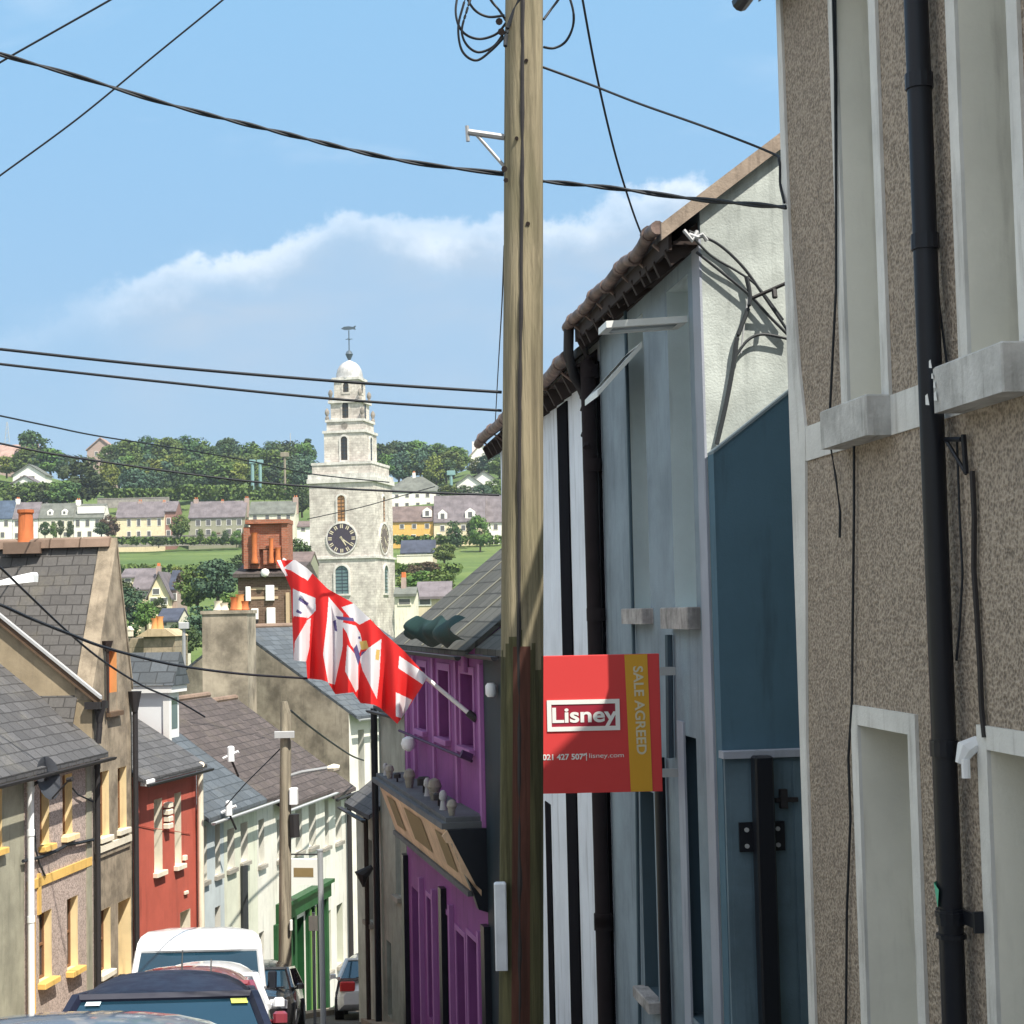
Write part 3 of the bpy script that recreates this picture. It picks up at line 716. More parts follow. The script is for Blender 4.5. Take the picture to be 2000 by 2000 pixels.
b = MB(C)
for u in (942, 895, 850, 812, 798):
    x = cx_(u, 1400); MB(C).box(x-.08, x+.08, -.05, .003, zg2+.3, zec-.35).build('pilaster', m_purplel, pur)
for u in (942, 886, 853, 828, 798):
    x = cx_(u, 1850); MB(C).box(x-.07, x+.07, -.08, .003, gpu-1, zg2-.2).build('pilaster', m_purplel, pur)
b = MB(C)
for xx in (xpu0-.02, xpu1+.0, cx_(871, 1850)): MB(C).box(xx-.14, xx+.12, -.1, -.0, gpu-1, zg2-.02).build('black_pilaster', m_black, pur)
m_mortar = mat('old_mortar', (.22, .22, .18), .9, 'flat')
for k in range(1, 4):   # mortar lines on the roof
    x = xpu0+(xpu1-xpu0)*k/4
    b = MB(C); b.prism([(x, -.28, zec-.224+.1), (x, 4, zec+3.2+.1), (x, 4, zec+3.2+.12), (x, -.28, zec-.224+.12)], (.05, 0, 0)); b.build('mortar_line', m_mortar, pur)
# fascia board, canted, with ledge and black end console
ztop, zbot = C.hit(880, 1617, -.5)[1], C.hit(921, 1737, -.18)[1]
xf0, xf1 = xpu0+.15, xpu1-.05
fas = MB(C); fas.prism([(xf0, -.55, ztop), (xf0, -.5, ztop), (xf0, -.16, zbot), (xf0, -.22, zbot)], (xf1-xf0, 0, 0)); fo = fas.build('fascia_board', mat('fascia_cream', (.72, .5, .33), .7, 'plain', (.4, .28, .2), .2), pur)
b = MB(C)
for k, (a, c_) in enumerate(((.08, .2), (.38, .62), (.76, .9))):
    xa, xb = xf0+(xf1-xf0)*a, xf0+(xf1-xf0)*c_
    def fy(t): return -.55-.012+(.33)*t
    def fz(t): return ztop+(zbot-ztop)*t
    MB(C).quad((xa, fy(.2), fz(.2)), (xb, fy(.2), fz(.2)), (xb, fy(.8), fz(.8)), (xa, fy(.8), fz(.8))).build('fascia_panel', mat('fascia_brown', (.24, .17, .08), .7, 'flat'), fo, fix=False)
b = MB(C); b.box(xf0-.08, xf1, -.66, 0, ztop, ztop+.09); b.box(xf0, xf1, -.27, -.02, zbot-.08, zbot+.0); b.box(xf0, xf1, -.58, .0, ztop+.09, ztop+.16); b.build('cornice_ledge', mat('ledge_grey', (.12, .13, .14), .7, 'plain'), pur)
b = MB(C); b.prism([(xf0-.18, -.6, ztop), (xf0-.18, 0, ztop), (xf0-.18, 0, zbot-.3), (xf0-.18, -.14, zbot-.25), (xf0-.18, -.22, zbot)], (.18, 0, 0)); b.build('console', m_black, pur)
b = MB(C)
y0, z0 = -.62, ztop
pr = [(-.6, 0), (-.68, -.08), (-.62, -.18), (-.52, -.2), (-.5, -.3), (-.44, -.42), (-.4, -.6), (-.3, -.72), (-.2, -.86), (-.1, -.9)]
b.prism([(xf0-.2, y, ztop+z) for y, z in pr]+[(xf0-.2, -.1, zbot-.05), (xf0-.2, -.2, zbot-.02), (xf0-.2, -.52, ztop-.02)][:1], (.035, 0, 0)); b.build('scroll_bracket', MATS['fascia_cream'], pur)
for k in range(11):   # pots, ornaments and small floodlights crowding the ledge
    x = xf0+.35+(xf1-xf0-.7)*k/10+random.uniform(-.15, .15); s = random.uniform(.5, .9); yk = random.uniform(-.5, -.25); w_ = MB(WF(C.T(x, yk, ztop+.15)))
    if k % 3 == 0: w_.lathe([(.07*s, 0), (.1*s, .14*s), (.11*s, .16*s), (.09*s, .17*s), (.14*s, .26*s), (.1*s, .38*s), (.02, .42*s)], 0, 0, 9); nm_, mm_ = 'plant_pot', m_concrete
    elif k % 3 == 1: w_.lathe([(.09*s, 0), (.07*s, .05), (.05*s, .2*s), (.09*s, .26*s), (.08*s, .36*s), (.03, .42*s)], 0, 0, 9); nm_, mm_ = 'ornament', m_lead
    else: w_.tube([(0, 0, 0), (0, 0, .16*s)], .02, 6); w_.bev(-.12*s, .12*s, -.08, .06, .16*s, .33*s, .025); nm_, mm_ = 'floodlight', m_dark
    w_.build(nm_, mm_, pur, smooth=True)
b = MB(C); z = C.hit(880, 1467, -.1)[1]; b.tube([(xpu0+.3, -.14, z), (xpu1-.2, -.14, z)], .025, 6); b.tube([(xpu0+.3, -.14, z+.05), (xpu0+.3, -.3, z+.12)], .07, 6); b.build('fixing_rail', m_purpled, pur)
x, z = C.hit(803, 1452, -.2)
MBs = MB(WF(C.T(x, -.25, z))); MBs.lathe([(.03, -.14), (.11, -.09), (.14, 0), (.11, .09), (.03, .13)], 0, 0, 12); MBs.build('dome_light', m_pvc, pur, smooth=True)
b = MB(C); x, z = C.hit(907, 1288, -.05); b.bev(x-.09, x+.09, -.09, 0, z-.2, z+.2, .02); b.build('alarm_box', m_purplel, pur)
# dark teal bay between pole and pub
tb = house('side_building', 'narrow dark teal wall between the wooden pole and the purple pub', 'building', C, -.4, xpu0-.02, gz(0, 23.5)-1.5, zec-.1, 6, .75, m_teal, m_slate_moss, [], oh=.12, verge=.0, gut=m_dark)
b = MB(WF(C.T(cx_(972, 1350), -.1, C.hit(972, 1347)[1]))); b.lathe([(.05, -.1), (.08, -.06), (.08, .06), (.05, .1)], 0, 0, 10); b.build('wall_light', m_pvc, tb, smooth=True)
# bundled green cloth hung under the eave of the pub
b = MB(C); vs = []; nn = 26; mm = 12
xa, xb = C.hit(918, 1230, -.42)[0], C.hit(812, 1230, -.42)[0]
for j in range(mm+1):
    for i in range(nn+1):
        t = i/nn; q = j/mm; x = xa+(xb-xa)*t
        y = -.48-.16*math.sin(q*math.pi)-.07*math.sin(t*23+q*3)*math.sin(q*math.pi)-.05*math.sin(t*9)
        z = zec+.36-.44*q*(.75+.25*math.sin(t*math.pi))+.04*math.sin(t*17)
        vs.append((x, y, z))
b.add(vs, [(j*(nn+1)+i, j*(nn+1)+i+1, (j+1)*(nn+1)+i+1, (j+1)*(nn+1)+i) for j in range(mm) for i in range(nn)])
tag(b.build('rolled_awning', mat('green_cloth', (.012, .04, .035), .8, 'plain', (.01, .02, .02), .2), smooth=True, fix=False), 'bunched dark green cloth hanging under the eave of the purple pub', 'awning')
# pale house and low annex
m_pale = mat('pale_green_render', (.36, .38, .33), .9, 'plain', (.2, .21, .18), .3)
m_pale2 = mat('pale_grey_render', (.46, .48, .44), .9, 'plain', (.25, .26, .24), .3)
PE = C.T(xpu1+.05, 0, 0); E = Fr((PE.x, PE.y), ray(25, 1203).x, -1)
def ex_(u, v=1500): return E.hit(u, v)[0]
xm, xn = ex_(741, 1500), ex_(697, 1700)
ge = gz(0, 33)-1.5
eo = [op(E, 782, 772, 1560, 1750, rev=.22, sm=m_pale2, sill=m_concrete), op(E, 765, 756, 1840, 1985, rev=.25, door=True, fm=m_dkblue, sm=m_pale)]
for o in eo: pass
pale = house('terraced_house', 'pale grey-green house left of the purple pub, black downpipe on its corner', 'house', E, 0, xm, ge-1, E.hit(765, 1385)[1], 7, .75, m_pale, m_slate, eo, oh=.1, gut=m_dark)
downpipe(E, pale, xm-.1, ge, E.hit(750, 1385)[1], .07, -.12, m_black)
eo = [op(E, 728, 716, 1640, 1800, rev=.2, sm=m_pale2, sill=m_concrete)]
zan = E.hit(715, 1568)[1]
ann = house('side_building', 'low pale annex with a pointed dark canopy left of the black downpipe', 'building', E, xm+.02, xn, gz(0, 36)-1.5, zan, 4, .75, m_pale2, m_slate, eo, oh=.25, gut=m_dark)
b = MB(E); b.tube([(xm+.3, -.12, zan-1.2), (xm+.32, -.35, zan-1.35), (xm+.3, -.3, zan-1.6)], [.05, .16, .04], 8); b.build('lantern', m_dark, ann)
b = MB(E); x = xm+.9; b.tube([(x, -.12, zan-.2), (x, -.12, gz(0, 35)-1)], .05, 8); b.build('downpipe', m_rust, ann)
# ================================================================== LEFT SIDE
P = at(183, 1500, 30.2)
Lf = Fr((P.x, P.y), ray(1385, 1200).x, 1)
def lx(u, v=1500): return Lf.hit(u, v)[0]
def lop(fr, ua, ub, vt, vb, **k):
    if k.get('door'): return op(fr, ua, ub, vt, vb, **k)
    k['rev'] = .13; return op(fr, ua-6, ub, vt, vb, **k)
m_frameb = mat('brown_window_frame', (.2, .1, .05), .6, 'flat')
m_pink = mat('pink_pebbledash', (.42, .34, .3), .95, 'pebble', (.3, .26, .2), .5, scale=.6, bd=.01)
m_green = mat('grey_green_render', (.36, .35, .27), .9, 'plain', (.2, .2, .15), .3)
m_brownr = mat('brown_render', (.33, .275, .205), .9, 'plain', (.2, .16, .12), .7, var=.3, scale=2)
m_redh = mat('red_painted_wall', (.5, .115, .08), .75, 'plain', (.3, .08, .06), .15, var=.08)
gl = gz(0, 28)-2
# L1 pink house (x 45-183) and its neighbour L0 (beyond the left edge)
xl0, xl1, xl2 = lx(-230), lx(47), lx(181)
ze = Lf.hit(120, 1466)[1]
ocr = dict(sm=m_cream, fm=m_frameb, gm=m_glass)
o1 = [lop(Lf, 84, 96, 1560, 1640, rev=.24, sill=m_yellow, sp=.12, **ocr), lop(Lf, 128, 141, 1512, 1632, rev=.24, sill=m_cream, sp=.12, **ocr),
      lop(Lf, 82, 101, 1780, 1915, rev=.26, sill=m_yellow, sp=.14, **ocr), lop(Lf, 137, 152, 1752, 1893, rev=.26, sill=m_yellow, sp=.14, **ocr),
      lop(Lf, 54, 70, 1792, 1985, rev=.3, door=True, fm=m_yellow, sm=m_yellow)]
fixz(o1[0], o1[1]['box'][2]-.03, o1[1]['box'][3]-.04)
l1 = house('terraced_house', 'pinkish pebbledashed house with satellite dish and yellow ground floor frames', 'house', Lf, xl1, xl2, gl-1, ze, 7.2, .8, m_pink, m_slate, o1, oh=.3, gut=m_dark, verge=.0)
l0 = house('terraced_house', 'grey-green rendered house at the left edge beside the white downpipe', 'house', Lf, xl0, xl1-.01, gl-1, ze, 7.2, .8, m_green, m_slate, [lop(Lf, -12, 4, 1540, 1660, rev=.24, sill=m_yellow, **ocr)], oh=.3, gut=m_dark, verge=.0)
downpipe(Lf, l0, xl1-.02, gl, ze-.25, .055, -.12, m_pvc, top=None, collars=(ze-.5, ze-1.2, ze-2.6))
downpipe(Lf, l1, xl2-.03, gl-.5, ze-.2, .05, -.1, m_dark, collars=(ze-.4,))
b = MB(Lf)
b.box(xl1+.1, xl2-.12, -.03, .003, Lf.hit(110, 1708)[1]-.08, Lf.hit(110, 1708)[1]+.07); b.build('name_band', m_yellow, l1)
b = MB(Lf); b.box(xl2-.35, xl2-.1, -.02, .003, gl, ze-.1); b.build('quoin_strip', m_green, l1)
b = MB(Lf); b.box(xl1+.5, xl1+.62, -.03, .003, o1[4]['box'][3], Lf.hit(60, 1712)[1]); b.build('pilaster', m_yellow, l1)
wall_wire(Lf, l1, [(45, 1682), (80, 1674), (110, 1662), (130, 1650), (150, 1647), (182, 1640)], .03, -.06, m=m_cable)
wall_wire(Lf, l1, [(62, 1510), (66, 1600), (70, 1660), (78, 1690), (88, 1710)], .018, -.05, m=m_gcable)
wall_wire(Lf, l1, [(142, 1540), (152, 1552), (165, 1558), (182, 1566)], .015, -.05, m=m_gcable)
# satellite dish
x, z = Lf.hit(93, 1520, -.35); S = WF(Lf.T(x, -.35, z))
root = thing('satellite_dish', 'dark grey satellite dish on the pinkish house under its eave', 'satellite dish', Lf.T(x, -.05, z-.1))
b = MB(S); n = 20; vs = []; ax_ = Vector((.93, -.3, .2)).normalized(); u_ = ax_.cross(Vector((0, 0, 1))).normalized(); w_ = ax_.cross(u_)
for j, (r, d) in enumerate(((.001, -.06), (.12, -.05), (.22, -.02), (.31, .02), (.33, .02))):
    for k in range(n):
        t = 2*math.pi*k/n; vs.append(tuple(u_*r*math.cos(t)+w_*r*1.1*math.sin(t)+ax_*d))
b.add(vs, [(j*n+k, j*n+(k+1) % n, (j+1)*n+(k+1) % n, (j+1)*n+k) for j in range(4) for k in range(n)])
b.build('dish', mat('dish_grey', (.05, .055, .065), .6, 'flat'), root, smooth=True, fix=False)
b = MB(S); b.tube([(0, 0, 0), tuple(ax_*-.1), tuple(-ax_*.1+Vector((-.28, .05, -.15)))], .03, 6); b.build('mount', m_dark, root)
b = MB(S); b.tube([tuple(w_*.35), tuple(ax_*.4+w_*.1)], .015, 6); b.tube([tuple(ax_*.36+w_*.1), tuple(ax_*.46+w_*.1)], .04, 8); b.build('feed_arm', m_dark, root)

# L2: tall house with gable to the street (x 183-262)
xg0, xg1 = xl2+.02, lx(258, 1500)
zr2 = at(215, 1068, 31.5).z; zeN = Lf.hit(186, 1357)[1]; zeF = Lf.hit(250, 1348)[1]; zeG = (zeN+zeF)/2
gl2 = gz(0, 31)-2
o2_ = [lop(Lf, 200, 213, 1506, 1635, rev=.26, sill=m_ivory, sm=m_cream, fm=m_frameb, sp=.08), lop(Lf, 236, 247, 1498, 1620, rev=.26, sill=m_ivory, sm=m_cream, fm=m_frameb, sp=.08),
       lop(Lf, 200, 216, 1775, 1900, rev=.28, sill=m_ivory, sm=m_cream, fm=m_frameb), lop(Lf, 231, 256, 1757, 1930, rev=.34, door=True, sm=m_cream, fm=m_brown),
       lop(Lf, 217, 228, 1268, 1390, rev=.24, sill=m_brown, sm=mat('orange_reveal', (.7, .32, .12), .7, 'flat'), fm=m_terra, sp=.1, sill_ext=.12)]
root = thing('gabled_house', 'tall brown rendered house with big slate roof facing the camera and orange pot', 'house', Lf.T((xg0+xg1)/2, 4, gl2))
b = MB(Lf); rects = [o['box'] for o in o2_]
xm2 = (xg0+xg1)/2+.25; D2 = 9.5
wall_front(b, xg0, xg1, gl2-1, zeG, rects[:4])
# gable triangle with its own window: built as cells clipped by the rakes
def rake(x): return zeG+(zr2-zeG)*(1-abs(x-xm2)/((xm2-xg0) if x < xm2 else (xg1-xm2)))
wx0, wx1, wz0, wz1 = rects[4]
cols = sorted([xg0, xm2, xg1, max(wx0, xg0+.01), wx1])
for a_, c_ in zip(cols, cols[1:]):
    za_, zc_ = rake(a_), rake(c_)
    if a_ >= wx0-.001 and c_ <= wx1+.001:
        if wz0 > zeG: b.quad((a_, 0, zeG), (c_, 0, zeG), (c_, 0, wz0), (a_, 0, wz0))
        b.poly([(a_, 0, wz1), (c_, 0, wz1), (c_, 0, max(zc_, wz1)), (a_, 0, max(za_, wz1))])
    else: b.poly([(a_, 0, zeG), (c_, 0, zeG), (c_, 0, zc_), (a_, 0, za_)])
for x in (xg0, xg1): b.quad((x, 0, gl2-1), (x, D2, gl2-1), (x, D2, zeG), (x, 0, zeG), 0)
b.poly([(xg0, D2, gl2-1), (xg1, D2, gl2-1), (xg1, D2, zeG), (xm2, D2, zr2), (xg0, D2, zeG)])
b.build('wall', m_brownr, root, fix=False)
for o in o2_:
    k = {a: c_ for a, c_ in o.items() if a != 'box'}; window(Lf, root, *o['box'], **k)
# near slope of the roof, stepping down onto a lower front strip; far slope
b = MB(Lf); th = .08; sl_ = (zr2-zeG)/(xm2-xg0); sr_ = (zr2-zeG)/(xg1-xm2)
zv = .25
b.prism([(xg0-.25, .28, zeG-.25*sl_), (xm2, .28, zr2), (xg1+.12, .28, zeG-.12*sr_), (xg1+.12, .28, zeG-.12*sr_+th), (xm2, .28, zr2+th), (xg0-.25, .28, zeG-.25*sl_+th)], (0, D2, 0))
ro = b.build('roof', m_slate_big, root)
b = MB(Lf)
b.prism([(xg0-.05, -.02, zeG-.04*sl_), (xm2, -.02, zr2+.02), (xg1+.04, -.02, zeG), (xg1+.04, -.02, zeG+.14), (xm2, -.02, zr2+.17), (xg0-.05, -.02, zeG+.12)], (0, .34, 0)); b.build('gable_coping', m_brownr, root)
b = MB(Lf)
for k in range(16): b.prism([(xm2-.16, .1+.6*k, zr2+.0), (xm2+.16, .1+.6*k, zr2), (xm2+.1, .1+.6*k, zr2+.16), (xm2, .1+.6*k, zr2+.2), (xm2-.1, .1+.6*k, zr2+.16)], (0, .57, 0))
b.build('ridge_tiles', m_terra_dull, ro)
b = MB(Lf); x, z = xm2, zr2+.18; pp = at(61, 1050, Lf.T(xm2, 4, 0).y); 
yp = (pp-Lf.T(xm2, 0, 0)).dot(Lf.l)
PW = WF(Lf.T(xm2, yp, zr2))
b = MB(PW); b.box(-.35, .35, -.3, .3, -.1, .12); cb = b.build('chimney', m_terra_dull, root)
b = MB(PW); b.lathe([(.17, .1), (.15, .2), (.14, .55), (.135, .68), (.16, .7), (.16, .76), (.1, .76)], 0, 0, 14); b.build('chimney_pot', m_terra, cb, smooth=True)
# lower gable wall on the near side (cream band under the barge) following L1's roof
b = MB(Lf); hy = 6.5; pm = .8
b.poly([(xg0-.035, .0, zeG-2.5), (xg0-.035, hy, zeG-2.5), (xg0-.035, hy, zeN+hy*pm-.02), (xg0-.035, 0, zeN-.05)])
b.build('side_gable', mat('cream_side_wall', (.38, .31, .21), .9, 'plain', (.3, .25, .2), .3), root, fix=False)
b = MB(Lf); b.prism([(xg0-.12, -.2, zeN-.22), (xg0-.12, hy, zeN+hy*pm-.06), (xg0-.12, hy, zeN+hy*pm+.09), (xg0-.12, -.2, zeN-.07)], (.06, 0, 0)); b.build('barge_board', m_brown, root)
b = MB(Lf); b.prism([(xg0-.15, -.2, zeN-.07), (xg0-.15, hy, zeN+hy*pm+.09), (xg0-.15, hy, zeN+hy*pm+.15), (xg0-.15, -.2, zeN-.01)], (.1, 0, 0)); b.build('verge_flashing', m_lead, root)
b = MB(Lf); b.box(xg0-.15, xg0+.25, -.2, .1, zeN-.25, zeN-.12); b.tube([(xg0+.02, -.12, zeN-.1), (xg0+.02, -.12, zeN-.5)], [.13, .06], 8); b.tube([(xg0+.02, -.12, zeN-.4), (xg0+.02, -.12, zeN-.6), (xg0, -.1, ze)], .055, 8); b.build('rain_hopper', m_dark, root)
b = MB(Lf); zq = Lf.hit(255, 1360)[1]; b.tube([(xg1-.1, -.1, zq+.1), (xg1-.1, -.1, zq-.3)], [.14, .06], 8); b.tube([(xg1-.08, -.1, zq-.2), (xg1-.08, -.1, gl2)], .055, 8); b.build('downpipe', m_dark, root)
b = MB(Lf); x, z = Lf.hit(212, 1260, -.1); b.tube([(x, -.08, z+.08), (x, -.08, z-.12)], [.11, .05], 8); b.tube([(x, -.08, z-.1), (x, -.08, wz0+.0)], .03, 6); b.build('wall_bracket', m_rust, root)
b = MB(Lf); z = Lf.hit(225, 1640)[1]; b.box(xg0+.05, xg1-.2, -.06, .003, z-.12, z); b.box(xg0+.05, xg1-.2, -.035, .003, z-.22, z-.12, 1); b.build('string_course', [m_ivory, m_brownr], root)

# L3 red house
Pq = Lf.T(xg1+.02, 0, 0); Rf = Fr((Pq.x, Pq.y), ray(1660, 1200).x, 1)
xr1 = Rf.hit(384, 1600)[0]; zer = Rf.hit(328, 1500)[1]
gl3 = gz(0, 34)-2
mr = dict(sm=m_ivory, fm=m_pvc, gm=m_glass, sill=m_ivory, rev=.24, sp=.1)
o3 = [op(Rf, 301, 317, 1560, 1703, **mr), op(Rf, 341, 354, 1548, 1690, **mr), op(Rf, 352, 372, 1778, 1860, **mr)]
red = house('terraced_house', 'red painted house with white window reveals above the white van', 'house', Rf, 0, xr1, gl3-1, zer, 6.4, .62, m_redh, m_slate, o3, oh=.24, gut=m_dark, verge=.03)
downpipe(Rf, red, xr1-.08, gl3, zer-.15, .07, -.12, m_ivory, top=(xr1-.2, -.2, zer-.05))
b = MB(Rf); b.bev(.1, .45, -.28, -.1, zer-.2, zer-.08, .02); b.build('gutter_bracket', m_pvc, red)
b = MB(Rf); x, z = Rf.hit(331, 1592, -.1); 
for k in range(4): b.bev(x-.11+.02*(k % 2), x+.12, -.14, 0, z-.26+.14*k, z-.16+.14*k, .015)
b.build('carved_sign', m_ivory, red)
b = MB(Rf); x, z = Rf.hit(362, 1675, -.05); b.bev(x-.06, x+.06, -.08, 0, z-.05, z+.05, .01); b.build('alarm_box', m_ivory, red)
b = MB(Rf); x, z = Rf.hit(366, 1743, -.05); b.bev(x-.09, x+.09, -.05, 0, z-.03, z+.03, .01); b.build('name_plate', m_ivory, red)
wall_wire(Rf, red, [(272, 1612), (300, 1618), (330, 1622), (372, 1628)], .008, -.02, m=m_redh)
# dormer on the red house roof
xa, xb = Rf.hit(272, 1400)[0], Rf.hit(362, 1400, .6)[0]
ya = .75; zt_ = at(350, 1348, Rf.T(xb, ya, 0).y).z; zf_ = zer+ya*.62
droot_x0, droot_x1 = xb-.62, xb
yb_ = (zt_-zer)/.62
b = MB(Rf); b.poly([(droot_x0, ya, zf_), (droot_x0, ya, zt_), (droot_x0, yb_, zt_)]); b.poly([(droot_x1, ya, zf_), (droot_x1, ya, zt_), (droot_x1, yb_, zt_)])
b.quad((droot_x0, ya, zf_), (droot_x1, ya, zf_), (droot_x1, ya, zt_), (droot_x0, ya, zt_)); dm = b.build('dormer', m_pvc, red, fix=False)
b = MB(Rf); b.box(droot_x0-.05, droot_x0+.08, ya-.06, ya+.08, zf_-.1, zt_); b.box(droot_x0-.12, droot_x1+.1, ya-.15, ya-.02, zt_-.02, zt_+.13); b.box(droot_x0-.12, droot_x0-.02, ya-.02, yb_, zt_-.02, zt_+.13)
b.build('fascia', m_white, dm)
b = MB(Rf); xm_ = (droot_x0+droot_x1)/2; hh = .55
b.prism([(droot_x0-.15, ya-.2, zt_+.1), (droot_x0-.15, yb_+1.2, zt_+.1), (droot_x0-.15, yb_+1.2, zt_+hh)] if False else [(droot_x0-.15, ya-.2, zt_+.14), (droot_x1+.15, ya-.2, zt_+.14), (xm_, ya-.2, zt_+hh+.3)], (0, 3.2, 0)); b.build('dormer_roof', m_slate_blue, dm)
MB(Rf).quad((droot_x0+.15, ya-.01, zf_+.2), (droot_x1-.1, ya-.01, zf_+.2), (droot_x1-.1, ya-.01, zt_-.15), (droot_x0+.15, ya-.01, zt_-.15)).build('pane', m_glassb, dm, fix=False)

# far row (L4 cream/blue, L5 green pub)
Pq = Rf.T(xr1+.03, 0, 0); Ff = Fr((Pq.x, Pq.y), ray(1640, 1200).x, 1)
def fx(u, v=1700): return Ff.hit(u, v)[0]
m_palebl = mat('pale_blue_render', (.52, .58, .6), .85, 'plain', (.35, .38, .38), .15, var=.07)
m_creamw = mat('pale_cream_render', (.68, .7, .58), .85, 'plain', (.45, .45, .35), .15, var=.07)
m_whitew = mat('off_white_render', (.74, .73, .66), .85, 'plain', (.45, .45, .4), .15, var=.07)
m_pubg = mat('pub_green', (.018, .085, .03), .45, 'plain', (.01, .06, .02), .05)
m_publ = mat('pub_green_light', (.16, .3, .08), .5, 'flat')
gl4 = gz(0, 40)-1.5
fw = dict(sm=m_whitew, fm=m_pvc, sill=m_concrete, rev=.22, sp=.08)
xq = [0, fx(438), fx(503), fx(536)]
zf4 = Ff.hit(440, 1572)[1]
h4 = house('terraced_house', 'pale blue house next to the red one with slender upper windows', 'house', Ff, xq[0], xq[1]-.01, gl4-1, zf4, 6.5, .72, m_palebl, m_slate_blue, [op(Ff, 394, 404, 1614, 1722, **fw), op(Ff, 420, 430, 1604, 1710, **fw), op(Ff, 420, 431, 1770, 1870, **fw)], oh=.26, gut=m_lead, verge=.0)
h5 = house('terraced_house', 'pale cream house with grey pipe between the pale blue house and the pub', 'house', Ff, xq[1], xq[2]-.01, gl4-1, zf4, 6.5, .72, m_creamw, m_slate_blue, [op(Ff, 444, 458, 1618, 1698, **fw), op(Ff, 470, 484, 1606, 1684, **fw), op(Ff, 474, 484, 1780, 1880, **fw)], oh=.26, gut=m_lead, verge=.0)
b = MB(Ff); x = fx(471, 1740); b.tube([(x, -.08, Ff.hit(471, 1690)[1]), (x, -.08, gl4)], .09, 8); b.build('waste_pipe', m_gcable, h5)
h6 = house('terraced_house', 'narrow off-white house half hidden by the far wooden pole', 'house', Ff, xq[2], xq[3]-.01, gl4-1, zf4, 6.5, .72, m_whitew, m_slate_brown, [op(Ff, 505, 516, 1600, 1690, **fw), op(Ff, 506, 516, 1820, 1880, **fw)], oh=.26, gut=m_lead, verge=.0)
# pub house
xk0, xk1 = xq[3], fx(636)
zf5 = Ff.hit(600, 1545)[1]
o5 = [op(Ff, 541, 551, 1600, 1680, **fw), op(Ff, 577, 590, 1578, 1664, **fw), op(Ff, 603, 617, 1570, 1655, **fw)]
zsh = Ff.hit(600, 1745)[1]
o5 += [dict(box=(fx(602), fx(614), gl4+.35, zsh-.35), door=True, rev=.3, sm=m_pubg, fm=m_pubg), dict(box=(fx(572), fx(592), gl4+.9, zsh-.5), rev=.2, sm=m_pubg, fm=m_pubg, transom=False), dict(box=(fx(538), fx(556), gl4+.9, zsh-.5), rev=.2, sm=m_pubg, fm=m_pubg)]
pub = house('pub_building', 'off-white pub with green ground floor shopfront behind the far wooden pole', 'pub', Ff, xk0, xk1-.01, gl4-1, zf5, 6.5, .72, m_whitew, m_slate_brown, o5, oh=.26, gut=m_lead, verge=.0)
xs0 = xk0+.05
b = MB(Ff); b.box(xs0, xk1-.02, -.16, .003, zsh-.32, zsh+.05); b.box(xs0, xk1-.02, -.26, .003, zsh+.05, zsh+.14)
for u in (535, 560, 569, 597, 620, 632):
    x = fx(u); b.box(x-.09, x+.09, -.1, .003, gl4, zsh-.32)
b.box(xs0, xk1-.02, -.05, .003, gl4, gl4+.85)
b.build('shopfront', m_pubg, pub)
b = MB(Ff)
for u in (598, 608, 616): x = fx(u); b.box(x-.025, x+.025, -.12, -.1, gl4+.2, zsh-.4)
b.build('shopfront_trim', m_publ, pub)
# a projecting pictorial sign board
x, z = Ff.hit(586, 1701, -.5); b = MB(Ff); b.bev(x-.03, x+.03, -1.0, -.15, z-.34, z+.3, .01); sb = b.build('hanging_sign', m_white, pub)
b = MB(Ff); b.box(x-.036, x-.031, -.85, -.35, z-.14, z+.08); b.build('sign_panel', MATS['fascia_brown'], sb)
b = MB(Ff); b.tube([(x, 0, z+.4), (x, -1.05, z+.4)], .02, 6); b.build('sign_arm', m_dark, sb)
# end house L5b, pale with small-paned windows
xe0, xe1 = xk1, fx(679)
zf6 = Ff.hit(650, 1541)[1]
o6 = [op(Ff, 630, 642, 1562, 1655, **fw), op(Ff, 655, 667, 1556, 1645, **fw), op(Ff, 634, 647, 1780, 1900, **dict(fw, sm=m_creamw, fm=m_pubg)), op(Ff, 658, 670, 1765, 1885, **dict(fw, sm=m_creamw, fm=m_pubg))]
h7 = house('terraced_house', 'off-white end house with green-framed windows just right of the green pub', 'house', Ff, xe0, xe1, gl4-1, zf6, 6.5, .72, m_whitew, m_slate_brown, o6, oh=.26, gut=m_dark, verge=.06)
downpipe(Ff, h7, xe1-.1, gl4, zf6-.2, .07, -.1, m_dark)
b = MB(Ff); b.box(xe0, xe1, -.06, .003, gl4, gl4+.7); b.build('plinth', m_pubg, h7)

# L6: grey gable house with big chimney
D6 = 50.0
pe = at(681, 1393, D6); P6 = (pe.x, pe.y)
Gf = Fr(P6, math.tan(R(30)), 1)
ze6 = pe.z; g6 = gz(0, 50)-2
pitch6 = .6
m_greyw = mat('weathered_grey_plaster', (.37, .32, .25), .95, 'plain', (.2, .18, .15), .5, var=.35)
o7 = [op(Gf, 700, 712, 1425, 1555, sm=m_whitew, fm=m_pvc, sill=m_concrete, rev=.5), op(Gf, 724, 731, 1425, 1553, sm=m_whitew, fm=m_pvc, sill=m_concrete, rev=.5)]
G6 = house('gabled_house', 'big weathered grey gable house with wide chimney above the brown roofs', 'house', Gf, 0, 7.5, g6-1, ze6, 8.6, pitch6, m_whitew, m_slate_blue, o7, oh=.3, gut=m_lead, verge=.0, gable_m=m_greyw)
